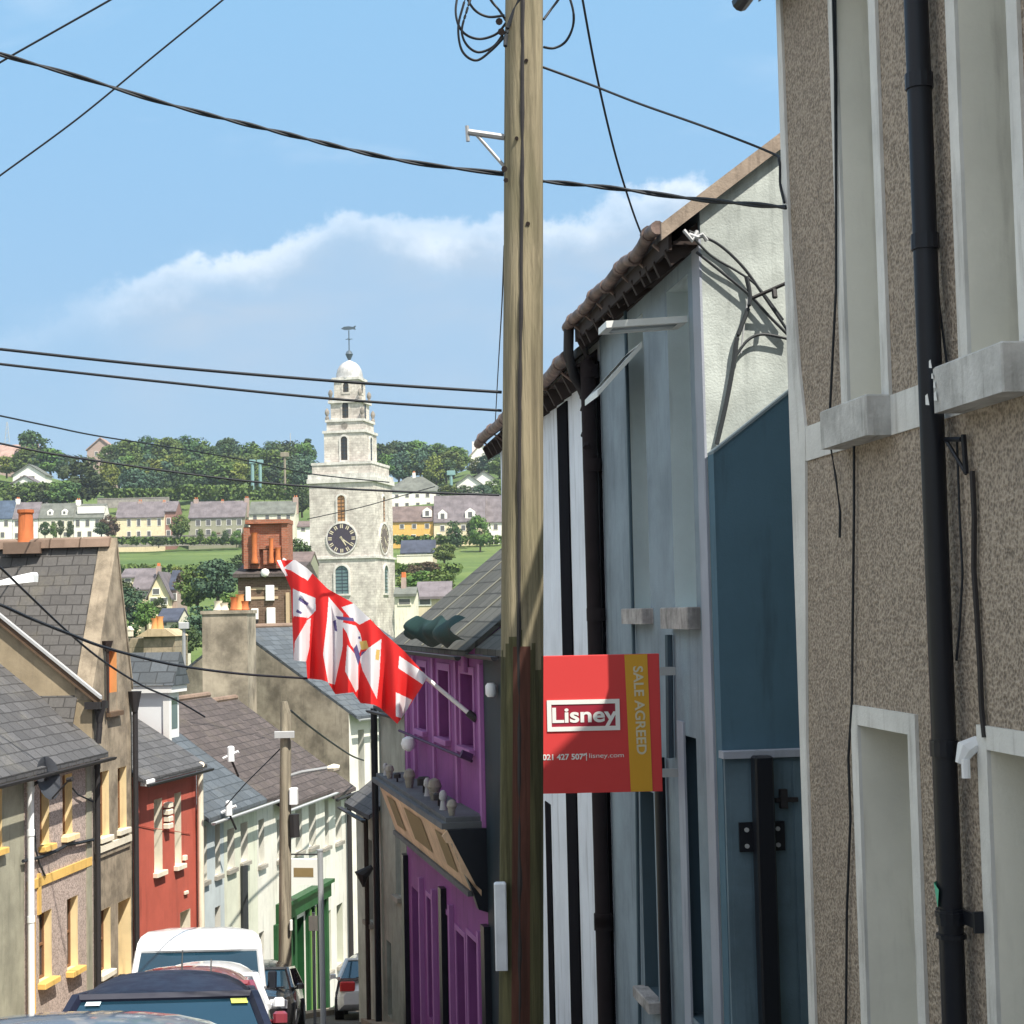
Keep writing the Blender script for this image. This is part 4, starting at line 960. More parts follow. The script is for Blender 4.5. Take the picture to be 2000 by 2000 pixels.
# rotate gable to face the camera: chimney on the near gable
pc0 = at(398, 1340, D6-1.2)
dl, dr = at(398, 1300, D6-1.0), at(486, 1300, D6-1.0)
zc0, zc1 = at(440, 1345, D6-1).z, at(440, 1199, D6-1).z
rt = WF(((dl.x+dr.x)/2, D6-.9, 0), R(-30)*0); wd = (dr.x-dl.x)/2
b = MB(rt); b.box(-wd, wd, -.3, 1.3, zc0-3, zc1); b.box(-wd-.04, wd+.04, -.34, 1.34, zc1, zc1+.1); ch = b.build('chimney', m_greyw, G6)
for (u, h_, m_) in ((425, .32, m_ivory), (437, .26, m_ivory), (457, .42, m_terra), (468, .5, MATS['orange_reveal']), (477, .3, m_terra)):
    q = at(u, 1197, D6-.6); w_ = MB(WF((q.x, D6-.5, zc1+.08))); w_.lathe([(.14, 0), (.15, .05), (.12, .1), (.11, h_-.06), (.14, h_), (.08, h_)], 0, 0, 10); w_.build('chimney_pot', m_, ch, smooth=True)
# white house glimpsed beyond the bend with a lilac ground floor
q = at(712, 1565, 56)
BF = WF((at(680, 1700, 56).x, 56, 0))
w56 = at(730, 1700, 56).x-at(680, 1700, 56).x
b = MB(BF); zt8 = at(700, 1560, 56).z; zm8 = at(700, 1758, 56).z
tt = thing('terraced_house', 'white house with lilac ground floor glimpsed beyond the bend left of the black downpipe', 'house', (q.x, 56, gz(0, 56)-1))
b.box(-1.5, 4, 0, 5, zm8, zt8); b.build('wall', m_whitew, tt)
b = MB(BF); b.box(-1.48, 3.98, -.02, 4.98, gz(0, 56)-2, zm8-.002); b.build('ground_floor_wall', mat('lilac_paint', (.3, .26, .6), .8, 'plain', bump=.1), tt)
b = MB(BF); b.prism([(-1.6, -.2, zt8), (-1.6, 5.2, zt8), (-1.6, 2.5, zt8+1.6)], (5.7, 0, 0)); b.build('roof', m_slate, tt)
for xx in (.15, .62):
    b = MB(BF); b.box(xx, xx+.2, -.06, .0, zm8+.6, zt8-.3); b.build('window', m_brown, tt)

# brick chimney building behind (D 78) with brown timber wall and white windows
D8 = 78
KF = WF((at(478, 1200, D8).x, D8, 0)); k = D8/FPX
def kz(v, u=520): return at(u, v, D8).z
W8 = 100*k
bk = thing('brick_house', 'brown brick house with tall red brick chimney and bright white windows left of the flags', 'house', (at(520, 1200, D8).x, D8, gz(0, D8)))
m_brick = mat('red_brick', (.38, .13, .075), .9, 'brick', (.3, .2, .15), .5)
m_brickd = mat('brown_brick', (.16, .1, .07), .9, 'brick', (.2, .15, .11), .5)
b = MB(KF); b.box(-.3, W8+.15, 0, 6, gz(0, D8)-2, kz(1125)); b.build('wall', m_brickd, bk)
b = MB(KF); b.prism([(-.5, -.3, kz(1127)), (-.5, 6.3, kz(1127)), (-.5, 6.3, kz(1127)+.1), (-.5, 3.2, kz(1094)), (-.5, -.3, kz(1120))], (W8+.8, 0, 0)); b.build('roof', m_slate_brown, bk)
b = MB(KF)
x0_, x1_ = -.05, W8-.35
b.box(x0_, x0_+.3, .2, 1.8, kz(1110), kz(1028)); b.box(x1_-.32, x1_, .2, 1.8, kz(1110), kz(1016)); b.box(x0_+.3, x1_-.32, .35, 1.8, kz(1110), kz(1022)); b.box(x0_+.1, x1_+.02, .1, 1.9, kz(1022), kz(1014)); b.box(x0_+.55, x1_-.35, .15, .35, kz(1072), kz(1066))
b.box(x0_+.3, x0_+.75, .1, .36, kz(1100), kz(1042)); b.box(x0_+.95, x1_-.6, .12, .36, kz(1102), kz(1074)); b.box(x0_-.12, x0_, .4, 1.4, kz(1098), kz(1040))
cs = b.build('chimney', m_brick, bk)
for (x, zt_, r_) in ((.5, 1040, .15), (1.3, 1052, .12), (1.62, 1070, .14)):
    w_ = MB(WF(KF.T(x, .0, kz(1100)))); H_ = kz(zt_)-kz(1100); w_.lathe([(r_, 0), (r_*1.1, .1), (r_*.85, .3), (r_*.85, H_-.1), (r_*1.1, H_), (r_*.6, H_)], 0, 0, 12); w_.build('chimney_pot', m_terra, cs, smooth=True)
for (ua, ub, va, vb) in ((480, 490, 1145, 1173), (519, 536, 1143, 1173), (491, 505, 1188, 1209), (521, 538, 1187, 1228), (479, 487, 1189, 1197)):
    b = MB(KF); xa = at(ua, va, D8).x-KF.O.x; xb = at(ub, va, D8).x-KF.O.x
    b.bev(xa, xb, -.14, .0, kz(vb), kz(va), .02); wo_ = b.build('window', m_white, bk)
b = MB(KF); b.box(.3, 1.6, -.03, .0, kz(1152), kz(1147)); b.box(.3, 1.6, -.03, .0, kz(1170), kz(1165)); b.box(at(559, 1200, D8).x-KF.O.x, at(566, 1200, D8).x-KF.O.x, -.1, .0, kz(1228), kz(1158)); b.build('trim_boards', mat('trim_tan', (.5, .38, .25), .8, 'flat'), bk)
w_ = MB(WF(KF.T(at(519, 1100, D8).x-KF.O.x, -.25, kz(1119)))); w_.lathe([(.05, -.2), (.17, -.14), (.22, 0), (.17, .14), (.05, .2)], 0, 0, 14); w_.build('globe_lamp', m_white, bk, smooth=True)
w_ = MB(WF(KF.T(at(498, 1100, D8).x-KF.O.x, -.2, kz(1218)))); w_.lathe([(.02, -.2), (.1, -.05), (.17, .12), (.17, .16)], 0, 0, 8); w_.build('lantern', m_dark, bk, smooth=True)

# stone stack with pots lower left, small grey gable beside it, sign post (D 62)
D9 = 62
def z9(v): return at(300, v, D9).z
def x9(u): return at(u, 1250, D9).x
st = thing('stone_outbuilding', 'low brown stone building with wide capped chimney beneath the far trees', 'building', (x9(300), D9, gz(0, D9)))
m_rub = mat('brown_rubble', (.34, .28, .2), .95, 'stone', (.22, .19, .13), .5, scale=3)
b = MB(); b.box(x9(236), x9(285), D9, D9+3, gz(0, D9)-2, z9(1246)); b.box(x9(285), x9(346), D9-.4, D9+2, gz(0, D9)-2, z9(1243)); b.build('wall', m_rub, st)
b = MB(); b.prism([(x9(272), D9-.6, z9(1243)), (x9(350), D9-.6, z9(1243)), (x9(330), D9-.6, z9(1229)), (x9(297), D9-.6, z9(1228))], (0, 2.4, 0)); cp_ = b.build('cap', mat('cap_stone', (.48, .38, .24), .9, 'plain', (.3, .22, .14), .4), st)
for u, h_ in ((301, .42), (310, .48)):
    w_ = MB(WF((x9(u), D9+.2, z9(1229)))); w_.lathe([(.17, -.1), (.14, .1), (.12, h_-.1), (.16, h_)], 0, 0, 10); w_.build('chimney_pot', MATS['orange_reveal'], cp_, smooth=True)
b = MB(); b.box(x9(247), x9(257), D9-.1, D9+.3, z9(1242), z9(1230)); b.prism([(x9(246), D9-.12, z9(1230)), (x9(258), D9-.12, z9(1230)), (x9(252), D9-.12, z9(1222))], (0, .5, 0)); b.build('finial_gable', m_ivory, st)
b = MB(); q = at(359, 1225, 58); b.tube([(q.x, 58, gz(0, 58)-1), (q.x, 58, q.z)], .06, 8); sp_ = thing('floodlight_post', 'pale grey post with box floodlight beside the wide stone chimney', 'light post', (q.x, 58, gz(0, 58)))
b.build('post', m_grey, sp_); b = MB(WF((q.x, 58, q.z))); b.bev(-.17, .17, -.12, .12, -.05, .17, .02); b.build('lamp_box', m_lead, sp_)

# ------------------------------------------------------------------ street furniture
m_pole2 = mat('pole_wood_grey', (.33, .29, .22), .9, 'wood', (.22, .2, .15), .6)
def rod(b, u0, v0, u1, v1, D0, D1, r): b.tube([tuple(at(u0, v0, D0)), tuple(at(u1, v1, D1))], r, 8)
# near pole
PD = 10.5
pr = thing('utility_pole', 'tall weathered wooden pole with coiled cables in front of the sale board', 'utility pole', (at(1016, 1195, PD).x, PD, gz(0, PD)))
ptop = at(1024, -160, PD); pbot = at(1006, 1960, PD)
b = MB(); n = 28; rings = 200; vs = []; fs = []
base = Vector((pbot.x, PD, gz(0, PD)-.3)); topv = Vector((ptop.x, PD, ptop.z))
for j in range(rings+1):
    t = j/rings; c_ = base.lerp(topv, t); r0 = .146-.024*t
    for k in range(n):
        a = 2*math.pi*k/n
        rr = r0*(1+.02*noise.noise((math.cos(a)*2, math.sin(a)*2, t*5))+.012*noise.noise((math.cos(a)*9, math.sin(a)*9, t*9)))
        # long drying crack facing the camera
        ca = -math.pi/2-.12+.05*math.sin(t*9)+.05*noise.noise((0, 0, t*12))
        d = abs((a-ca+math.pi) % (2*math.pi)-math.pi)
        if d < .16: rr -= .022*(1-d/.16)*(.6+.4*math.sin(t*13))
        vs.append((c_.x+rr*math.cos(a), c_.y+rr*math.sin(a), c_.z))
for j in range(rings): fs += [(j*n+k, j*n+(k+1) % n, (j+1)*n+(k+1) % n, (j+1)*n+k) for k in range(n)]
fs += [tuple(range(n))[::-1], tuple(range(rings*n, rings*n+n))]
cut = (at(1010, 1268, PD).z-base.z)/(topv.z-base.z)
b.add(vs, fs); b.m = [1 if i < rings*n and (i//n)/rings < cut+.035*noise.noise((i % n*.45, 1.3, 0))+.012*noise.noise((i % n*1.7, 5.3, 0)) else 0 for i in range(len(fs))]
b.build('pole', [m_pole, mat('shade_creosote_wood', (.105, .1, .05), .95, 'wood', (.05, .05, .03), .9, bd=.02)], pr, smooth=True)  # lower pole colour holds painted shade together with creosote darkening
b = MB()   # the crack itself
P_ = []
for j in range(90):
    t = .05+.93*j/89; c_ = base.lerp(topv, t); r0 = .146-.024*t; a = -math.pi/2-.12+.05*math.sin(t*9)+.05*noise.noise((0, 0, t*12))
    P_.append((c_.x+(r0-.003)*math.cos(a)+.004*noise.noise((3, 1, t*60)), c_.y+(r0-.003)*math.sin(a), c_.z))
b.tube(P_, [.013+.008*noise.noise((5, 2, j*.4)) for j in range(90)], 6); b.build('drying_crack', m_dark, pr)
b = MB()   # reddish pole guard on the lower part
z0_, z1_ = gz(0, PD), at(1010, 1262, PD).z
for a0, a1 in ((-2.0, -1.2),):
    vv = []; ff = []
    for j, z in enumerate((z0_, z1_)):
        t = (z-base.z)/(topv.z-base.z); c_ = base.lerp(topv, t)
        for k in range(9):
            a = a0+(a1-a0)*k/8; vv.append((c_.x+(.152-.026*t)*math.cos(a), c_.y+(.152-.026*t)*math.sin(a), z))
    b.add(vv, [(k, k+1, 10+k, 9+k) for k in range(8)])
b.build('cable_guard', mat('red_brown_guard', (.09, .035, .025), .8, 'wood', (.07, .03, .02), .3), pr, fix=False)
b = MB(); x_, z_ = at(978, 1812, PD-.15).x, at(978, 1812, PD-.15).z; za_, zb_2 = at(978, 1895, PD-.15).z, at(978, 1724, PD-.15).z
b.bev(at(966, 1800, PD-.15).x, at(990, 1800, PD-.15).x, PD-.17, PD-.1, za_, zb_2, .008); b.build('notice_plate', mat('plate_grey', (.7, .74, .8), .6, 'plain', (.3, .3, .3), .2), pr)
b = MB(); rod(b, 985, 268, 915, 258, PD, PD, .022); rod(b, 985, 325, 930, 262, PD, PD, .012); b.tube([tuple(at(912, 246, PD)), tuple(at(914, 276, PD))], .014, 6); b.build('arm_bracket', m_grey, pr)
b = MB()
for (u, v, s) in ((1031, 437, .018), (1009, 270, .016), (975, 42, .03), (979, 62, .03), (985, 330, .025), (988, 352, .02), (1028, 118, .015)): MB().tube([tuple(at(u, v, PD-.1)), tuple(at(u, v, PD-.132))], s*.8, 8).build('bolt', m_rust, pr)
def loops(P, r):
    b = MB(); Q = []
    for i in range(len(P)-1):
        p0, p1, p2, p3 = [Vector(P[min(max(i+k, 0), len(P)-1)]) for k in (-1, 0, 1, 2)]
        for k in range(8):
            t = k/8; Q.append(.5*((2*p1)+(p2-p0)*t+(2*p0-5*p1+4*p2-p3)*t*t+(3*p1-p0-3*p2+p3)*t**3))
    b.tube([tuple(q) for q in Q], r, 6); return b
def lp(pts, D): return [tuple(at(u, v, D+.05*math.sin(i))) for i, (u, v) in enumerate(pts)]
coils = [
 [(985, 62), (965, 90), (935, 102), (912, 88), (902, 60), (912, 20), (925, -20), (940, -60)],
 [(985, 72), (960, 98), (930, 118), (903, 100), (895, 55), (905, 10), (918, -30)],
 [(988, 45), (970, 66), (940, 76), (914, 70), (897, 52), (890, 20), (897, -25)],
 [(985, 30), (955, 33), (930, 22), (914, 0), (905, -30)],
 [(988, 40), (975, 20), (960, 2), (945, -25)],
 [(1062, 92), (1082, 94), (1104, 82), (1118, 55), (1120, 25), (1110, -10), (1095, -30)],
 [(1062, 38), (1075, 20), (1090, 0), (1105, -25)]]
for i, c_ in enumerate(coils):
    loops(lp(c_, PD-.02), .0085).build('cable_coil', m_cable, pr, smooth=True)
b = loops(lp([(987, 90), (990, 60), (1005, 20), (1025, -20)], PD-.14), .014); b.build('cable_coil', m_cable, pr)
# far wooden pole with lamp
PD2 = 33
p2 = thing('utility_pole', 'shorter wooden pole with cross bracket and lamp arm before the green pub', 'utility pole', (at(557, 1900, PD2).x, PD2, gz(0, PD2)))
b = MB(); T_, B_ = at(558, 1370, PD2), at(556, 1985, PD2)
b.tube([(B_.x, PD2, gz(0, PD2)-.3), (B_.x*.5+T_.x*.5, PD2, (B_.z+T_.z)/2), (T_.x, PD2, T_.z-.25), (T_.x-.03, PD2, T_.z)], [.135, .12, .11, .06], 14); b.build('pole', m_pole2, p2, smooth=True)
b = MB(); b.bev(at(538, 1435, PD2).x, at(577, 1435, PD2).x, PD2-.2, PD2-.12, at(556, 1440, PD2).z, at(556, 1427, PD2).z, .01); b.build('cross_bracket', m_lead, p2)
b = MB(); b.bev(at(566, 1550, PD2).x, at(582, 1550, PD2).x, PD2-.15, PD2+.05, at(570, 1570, PD2).z, at(570, 1538, PD2).z, .02); b.build('junction_box', m_pvc, p2)
b = MB(); b.tube([tuple(at(566, 1515, PD2)), tuple(at(590, 1508, PD2)), tuple(at(640, 1500, PD2))], .035, 8); la = b.build('lamp_arm', m_grey, p2)
b = MB(); q0, q1 = at(640, 1501, PD2), at(664, 1499, PD2); b.tube([tuple(q0), tuple((q0+q1)/2), tuple(q1)], [.05, .085, .05], 8); b.build('lamp_head', m_ivory, la)
b = MB(); b.tube([tuple(at(574, 1590, PD2-.1)), tuple(at(576, 1635, PD2-.1))], .1, 8); b.build('cable_drum', m_dark, p2)
b = MB(); b.bev(at(568, 1800, PD2).x, at(573, 1800, PD2).x, PD2-.18, PD2-.1, at(570, 1814, PD2).z, at(570, 1794, PD2).z, .01); b.build('pole_plate', m_white, p2)
# near lamp head on an arm reaching in from the left
LD = 21
lr_ = thing('street_lamp', 'white street lamp head reaching in from the left edge', 'street lamp', (at(-160, 1300, LD).x, LD, gz(0, LD)))
b = MB(); q = at(-160, 1150, LD); b.tube([(q.x, LD, gz(0, LD)), (q.x, LD, q.z), tuple(at(-140, 1146, LD)), tuple(at(5, 1140, LD))], [.08, .06, .035, .03], 8); b.build('post', m_grey, lr_)
b = MB(); q0, q1 = at(2, 1139, LD), at(70, 1129, LD)
LFr = WF((q0.x, LD, q0.z)); w_ = q1.x-q0.x; dz = q1.z-q0.z
b = MB(LFr); b.prism([(0, -.1, -.03), (w_*.4, -.12, dz*.4-.04), (w_, -.1, dz-.05), (w_, -.09, dz+.04), (w_*.95, -.06, dz+.075), (w_*.4, -.05, dz*.4+.06), (0, -.05, .03)], (0, .2, 0)); b.build('lamp_head', m_pvc, lr_)
# thin grey post
TD = 24
tp = thing('sign_post', 'thin grey metal post standing before the green pub', 'post', (at(632, 1995, TD).x, TD, gz(0, TD)))
b = MB(); q0, q1 = at(632, 1995, TD), at(625, 1662, TD); b.tube([(q0.x, TD, gz(0, TD)), (q1.x, TD, q1.z)], .042, 10); b.tube([(q1.x, TD, q1.z), (q1.x, TD, q1.z+.02)], .05, 10); b.build('post', m_grey, tp)
b = MB(); q0 = at(612, 1802, TD+9.5); 
sgn = thing('parking_sign', 'small pale sign plate on a slim pole by the pub door', 'sign', (q0.x, TD+9.5, gz(0, TD+9.5)))
b.bev(q0.x-.09, q0.x+.09, q0.y-.02, q0.y, q0.z-.16, q0.z+.14, .006); b.build('plate', m_ivory, sgn); b = MB(); b.tube([(q0.x, q0.y+.03, gz(0, q0.y)), (q0.x, q0.y+.03, q0.z+.2)], .03, 8); b.build('post', m_grey, sgn)

# ------------------------------------------------------------------ overhead wires
def span(label, pts, r, D, name='overhead_cable', twist=False):
    P = [at(u, v, D if isinstance(D, (int, float)) else D[i]) for i, (u, v) in enumerate(pts)]
    Q = []
    for i in range(len(P)-1):
        p0, p1, p2, p3 = P[max(i-1, 0)], P[i], P[i+1], P[min(i+2, len(P)-1)]
        for k in range(12):
            t = k/12; Q.append(.5*((2*p1)+(p2-p0)*t+(2*p0-5*p1+4*p2-p3)*t*t+(3*p1-p0-3*p2+p3)*t**3))
    Q.append(P[-1]); b = MB()
    if twist:
        # resample and wind two strands round each other
        L_ = [0]
        for a, c_ in zip(Q, Q[1:]): L_.append(L_[-1]+(c_-a).length)
        M_ = int(L_[-1]/.05); 
        for ph in (0, math.pi):
            S_ = []; j = 0
            for i in range(M_+1):
                s_ = L_[-1]*i/M_
                while j < len(L_)-2 and L_[j+1] < s_: j += 1
                c_ = Q[j].lerp(Q[j+1], (s_-L_[j])/max(1e-6, L_[j+1]-L_[j])); a = ph+s_*9+1.2*math.sin(s_*2.3)
                S_.append((c_.x, c_.y+math.cos(a)*r*.9, c_.z+math.sin(a)*r*.9))
            b.tube(S_, r, 5)
    else: b.tube([tuple(q) for q in Q], r, 6)
    o = b.build(name, m_cable, smooth=True); tag(o, label, 'cable', 'wires strung over the street'); return o
span('thick twisted cable sloping from the top left corner down to the near pole', [(-200, 45), (0, 106), (150, 149), (330, 204), (560, 262), (780, 313), (984, 340)], .0095, PD, twist=True)
span('thick twisted cable from the near pole to the pebbledashed house', [(1058, 354), (1200, 368), (1350, 388), (1535, 405)], .0095, [PD, PD-.1, PD-.3, 9.4], twist=True)
span('thin wire crossing the very top left corner of the sky', [(-80, 172), (0, 122), (100, 65), (215, 0), (300, -50)], .008, 12)
span('thin wire rising steeply across the upper left sky', [(-60, 388), (0, 343), (150, 233), (300, 110), (435, 0), (500, -55)], .007, 12)
span('upper of the two parallel lines left of the near pole', [(-100, 672), (0, 682), (300, 714), (650, 744), (980, 766)], .0105, PD)
span('lower of the two parallel lines left of the near pole', [(-100, 699), (0, 711), (300, 744), (650, 779), (980, 802)], .0095, PD)
span('thin cable over the skyline trees ending at the church tower', [(-60, 800), (0, 812), (100, 833), (194, 852), (362, 878), (500, 903), (611, 926), (760, 942)], .016, [26, 28, 30, 32, 36, 38, 40, 42])
span('dark cable across the far hillside from the left edge to the white house eave', [(-60, 855), (0, 866), (100, 886), (270, 912), (450, 936), (600, 950), (780, 960), (975, 967)], .018, [25]*8)
span('thin pale cable slanting up across the church tower', [(600, 1014), (700, 992), (765, 974), (850, 950)], .012, 40)
span('thick sagging cable over the left slate roofs to the flags', [(-60, 1160), (0, 1181), (60, 1208), (130, 1236), (200, 1263), (300, 1290), (380, 1305), (480, 1317), (600, 1325)], .019, [18, 18, 18.5, 19, 20, 21, 22, 24, 26])
span('straight cable from the lamp head down over the left slate roof', [(-40, 1075), (0, 1108), (60, 1166), (130, 1232), (200, 1290), (280, 1340), (345, 1368), (400, 1400)], .014, [18, 18, 19, 20, 21, 23, 25, 26])
span('cable from the far wooden pole to the white lit windows', [(568, 1388), (600, 1415), (640, 1445), (685, 1475), (710, 1485)], .022, [33, 36, 39, 43, 46])
span('cable from the house eave to the small white bracket on the blue slate roof', [(440, 1575), (480, 1530), (520, 1490), (555, 1455)], .014, 33)
span('thin wire coming down the sky to the rusty gutter', [(1128, -60), (1138, 0), (1165, 145), (1200, 295), (1235, 410), (1262, 480)], .0085, [11, 11, 11.5, 12.2, 13, 13.5])
span('frayed wire from the near pole to the pale gable roof', [(1060, 131), (1150, 164), (1250, 203), (1380, 249), (1505, 298), (1522, 315), (1524, 360), (1532, 396)], .0085, [PD, PD, 10.3, 10, 9.7, 9.6, 9.6, 9.5])
span('thin slack line hanging just left of the near pole', [(985, 480), (980, 600), (973, 720), (966, 850)], .006, [PD, PD+4, PD+8, PD+11])

# ------------------------------------------------------------------ flag and flagpole
fb = C.hit(930, 1405); fbase = C.T(fb[0], 0, fb[1]); ftip = at(553, 1092, 26.2)
fp = thing('flagpole', 'white flagpole leaning out from the purple pub', 'flagpole', fbase)
b = MB(); b.tube([tuple(fbase), tuple(fbase.lerp(ftip, .5)), tuple(ftip)], [.035, .03, .024], 10); b.build('pole', m_white, fp, smooth=True)
b = MB(); b.tube([tuple(fbase), tuple(fbase.lerp(ftip, .04))], .06, 8); b.build('pole_socket', m_dark, fp)
def interp(tab, u):
    for (a, va), (c_, vc) in zip(tab, tab[1:]):
        if u <= c_: return va+(vc-va)*max(0, (u-a))/(c_-a)
    return tab[-1][1]
topt = [(541, 1094), (555, 1094), (577, 1094), (600, 1110), (640, 1150), (690, 1178), (721, 1207), (750, 1237), (790, 1272), (835, 1322)]
bott = [(541, 1100), (556, 1122), (568, 1150), (574, 1290), (598, 1292), (600, 1325), (629, 1328), (640, 1332), (655, 1356), (690, 1352), (704, 1373), (730, 1376), (742, 1382), (776, 1414), (786, 1400), (835, 1324)]
WHITE = [[(572, 1150), (616, 1168), (617, 1192), (603, 1207), (572, 1203)], [(601, 1210), (607, 1207), (604, 1266), (597, 1295), (573, 1295), (576, 1253)], [(553, 1110), (575, 1092), (612, 1117), (601, 1134), (568, 1114)],
 [(642, 1166), (670, 1199), (669, 1266), (654, 1337), (641, 1334), (631, 1278), (639, 1210)], [(667, 1186), (697, 1176), (724, 1209), (702, 1220), (685, 1208)], [(663, 1214), (695, 1222), (704, 1238), (708, 1259), (700, 1281), (685, 1259), (678, 1238)],
 [(678, 1259), (700, 1285), (700, 1345), (695, 1352), (674, 1311)], [(745, 1248), (741, 1322), (736, 1365), (708, 1309), (702, 1285), (719, 1266)], [(780, 1281), (837, 1320), (826, 1337), (778, 1305)], [(773, 1352), (805, 1367), (786, 1404), (773, 1399)], [(541, 1094), (548, 1094), (562, 1124), (556, 1126)]]
NAVY = [[(655, 1203), (690, 1207), (692, 1214), (660, 1210)], [(650, 1214), (656, 1210), (659, 1234), (654, 1232)], [(690, 1268), (697, 1258), (704, 1284), (700, 1300)], [(585, 1166), (603, 1178), (600, 1184), (583, 1172)], [(580, 1190), (590, 1196), (588, 1200), (578, 1195)], [(700, 1243), (704, 1243), (704, 1248), (700, 1248)], [(706, 1274), (716, 1270), (704, 1282)]]
GOLD = [[(702, 1253), (716, 1251), (720, 1266), (706, 1270)], [(735, 1268), (742, 1270), (740, 1290), (733, 1288)]]
def inside(p, poly):
    x, y = p; c_ = False; j = len(poly)-1
    for i in range(len(poly)):
        xi, yi = poly[i]; xj, yj = poly[j]
        if (yi > y) != (yj > y) and x < (xj-xi)*(y-yi)/(yj-yi)+xi: c_ = not c_
        j = i
    return c_
def flag_mesh(ua, ub, off, NX, NY):
    vs = []; pp = []
    for j in range(NY+1):
        for i in range(NX+1):
            u = ua+(ub-ua)*i/NX; a, c_ = interp(topt, u), interp(bott, u); q = j/NY; v = a+(c_-a)*q
            pd = fbase.y+(ftip.y-fbase.y)*min(1, max(0, (930-u)/377)); D = pd-.2-off+.22*q*math.sin(u*.135+.8)+.03*q*math.sin(u*.31+v*.01)-.1*q
            vs.append(tuple(at(u, v, D))); pp.append((u, v))
    fs = []; mi = []
    for j in range(NY):
        for i in range(NX):
            k = j*(NX+1)+i; p = ((pp[k][0]+pp[k+NX+2][0])/2, (pp[k][1]+pp[k+NX+2][1])/2); c_ = 0
            if any(inside(p, g) for g in WHITE): c_ = 1
            if any(inside(p, g) for g in NAVY): c_ = 2
            if any(inside(p, g) for g in GOLD): c_ = 3
            fs.append((k, k+1, k+NX+2, k+NX+1)); mi.append(c_)
    b = MB(); b.add(vs, fs); b.m = mi; return b
def cloth(name, col):
    m = mat(name, col, .8, 'flat', var=.06); nt = m.node_tree; bs = nt.nodes['Principled BSDF']
    tr = nt.nodes.new('ShaderNodeBsdfTranslucent'); tr.inputs[0].default_value = (*col, 1); mx = nt.nodes.new('ShaderNodeMixShader'); mx.inputs[0].default_value = .35
    o_ = [n_ for n_ in nt.nodes if n_.type == 'OUTPUT_MATERIAL'][0]; nt.links.new(bs.outputs[0], mx.inputs[1]); nt.links.new(tr.outputs[0], mx.inputs[2]); nt.links.new(mx.outputs[0], o_.inputs[0]); return m
FM = [cloth('cloth_red', (.78, .03, .03)), cloth('cloth_white', (.82, .8, .82)), cloth('cloth_navy', (.12, .1, .25)), cloth('cloth_gold', (.7, .5, .15))]
tag(flag_mesh(541, 672, 0, 190, 190).build('flag', FM, smooth=True, fix=False), 'red and white flag with dark marks at the tip end of the flagpole', 'flag', 'flags on the leaning pole')
tag(flag_mesh(655, 835, .09, 250, 190).build('flag', FM, smooth=True, fix=False), 'red and white chequered flag with gold crest, nearer the purple pub', 'flag', 'flags on the leaning pole')

# unseen pale terrace added past the left edge, bouncing light onto right-hand fronts
lt = Fr((-9.3, -14), -.0, 1)
lo = []
for k in range(4):
    for dx in (1.6, 4.6): lo.append(dict(box=(k*8.5+dx, k*8.5+dx+.9, -.2, 1.3), sm=m_ivory, sill=m_concrete)) 
house('terraced_house', 'unseen pale terrace added outside the left edge to bounce light', 'house', lt, 0, 35, -12, 2.6, 7, .7, m_creamw, m_slate, lo, gut=m_dark)

for lab, u, v in (('small white wire bracket standing on the blue slate roof', 451, 1472), ('white bracket on the gutter of the pale blue houses', 447, 1578)):
    q = at(u, v, 34.5 if v < 1500 else 36.0); br2 = thing('wire_bracket', lab, 'bracket', (q.x, q.y, q.z-.2)); w_ = MB(WF((q.x, q.y, q.z)))
    w_.bev(-.07, .07, -.06, .06, -.16, .16, .03); w_.tube([(-.16, 0, -.1), (.16, 0, .04)], .04, 6); w_.build('insulator', m_pvc, br2)
    MB(WF((q.x, q.y, q.z))).tube([(0, .02, -.12), (.1, .3, -.5)], .025, 6).build('stem', m_dark, br2)
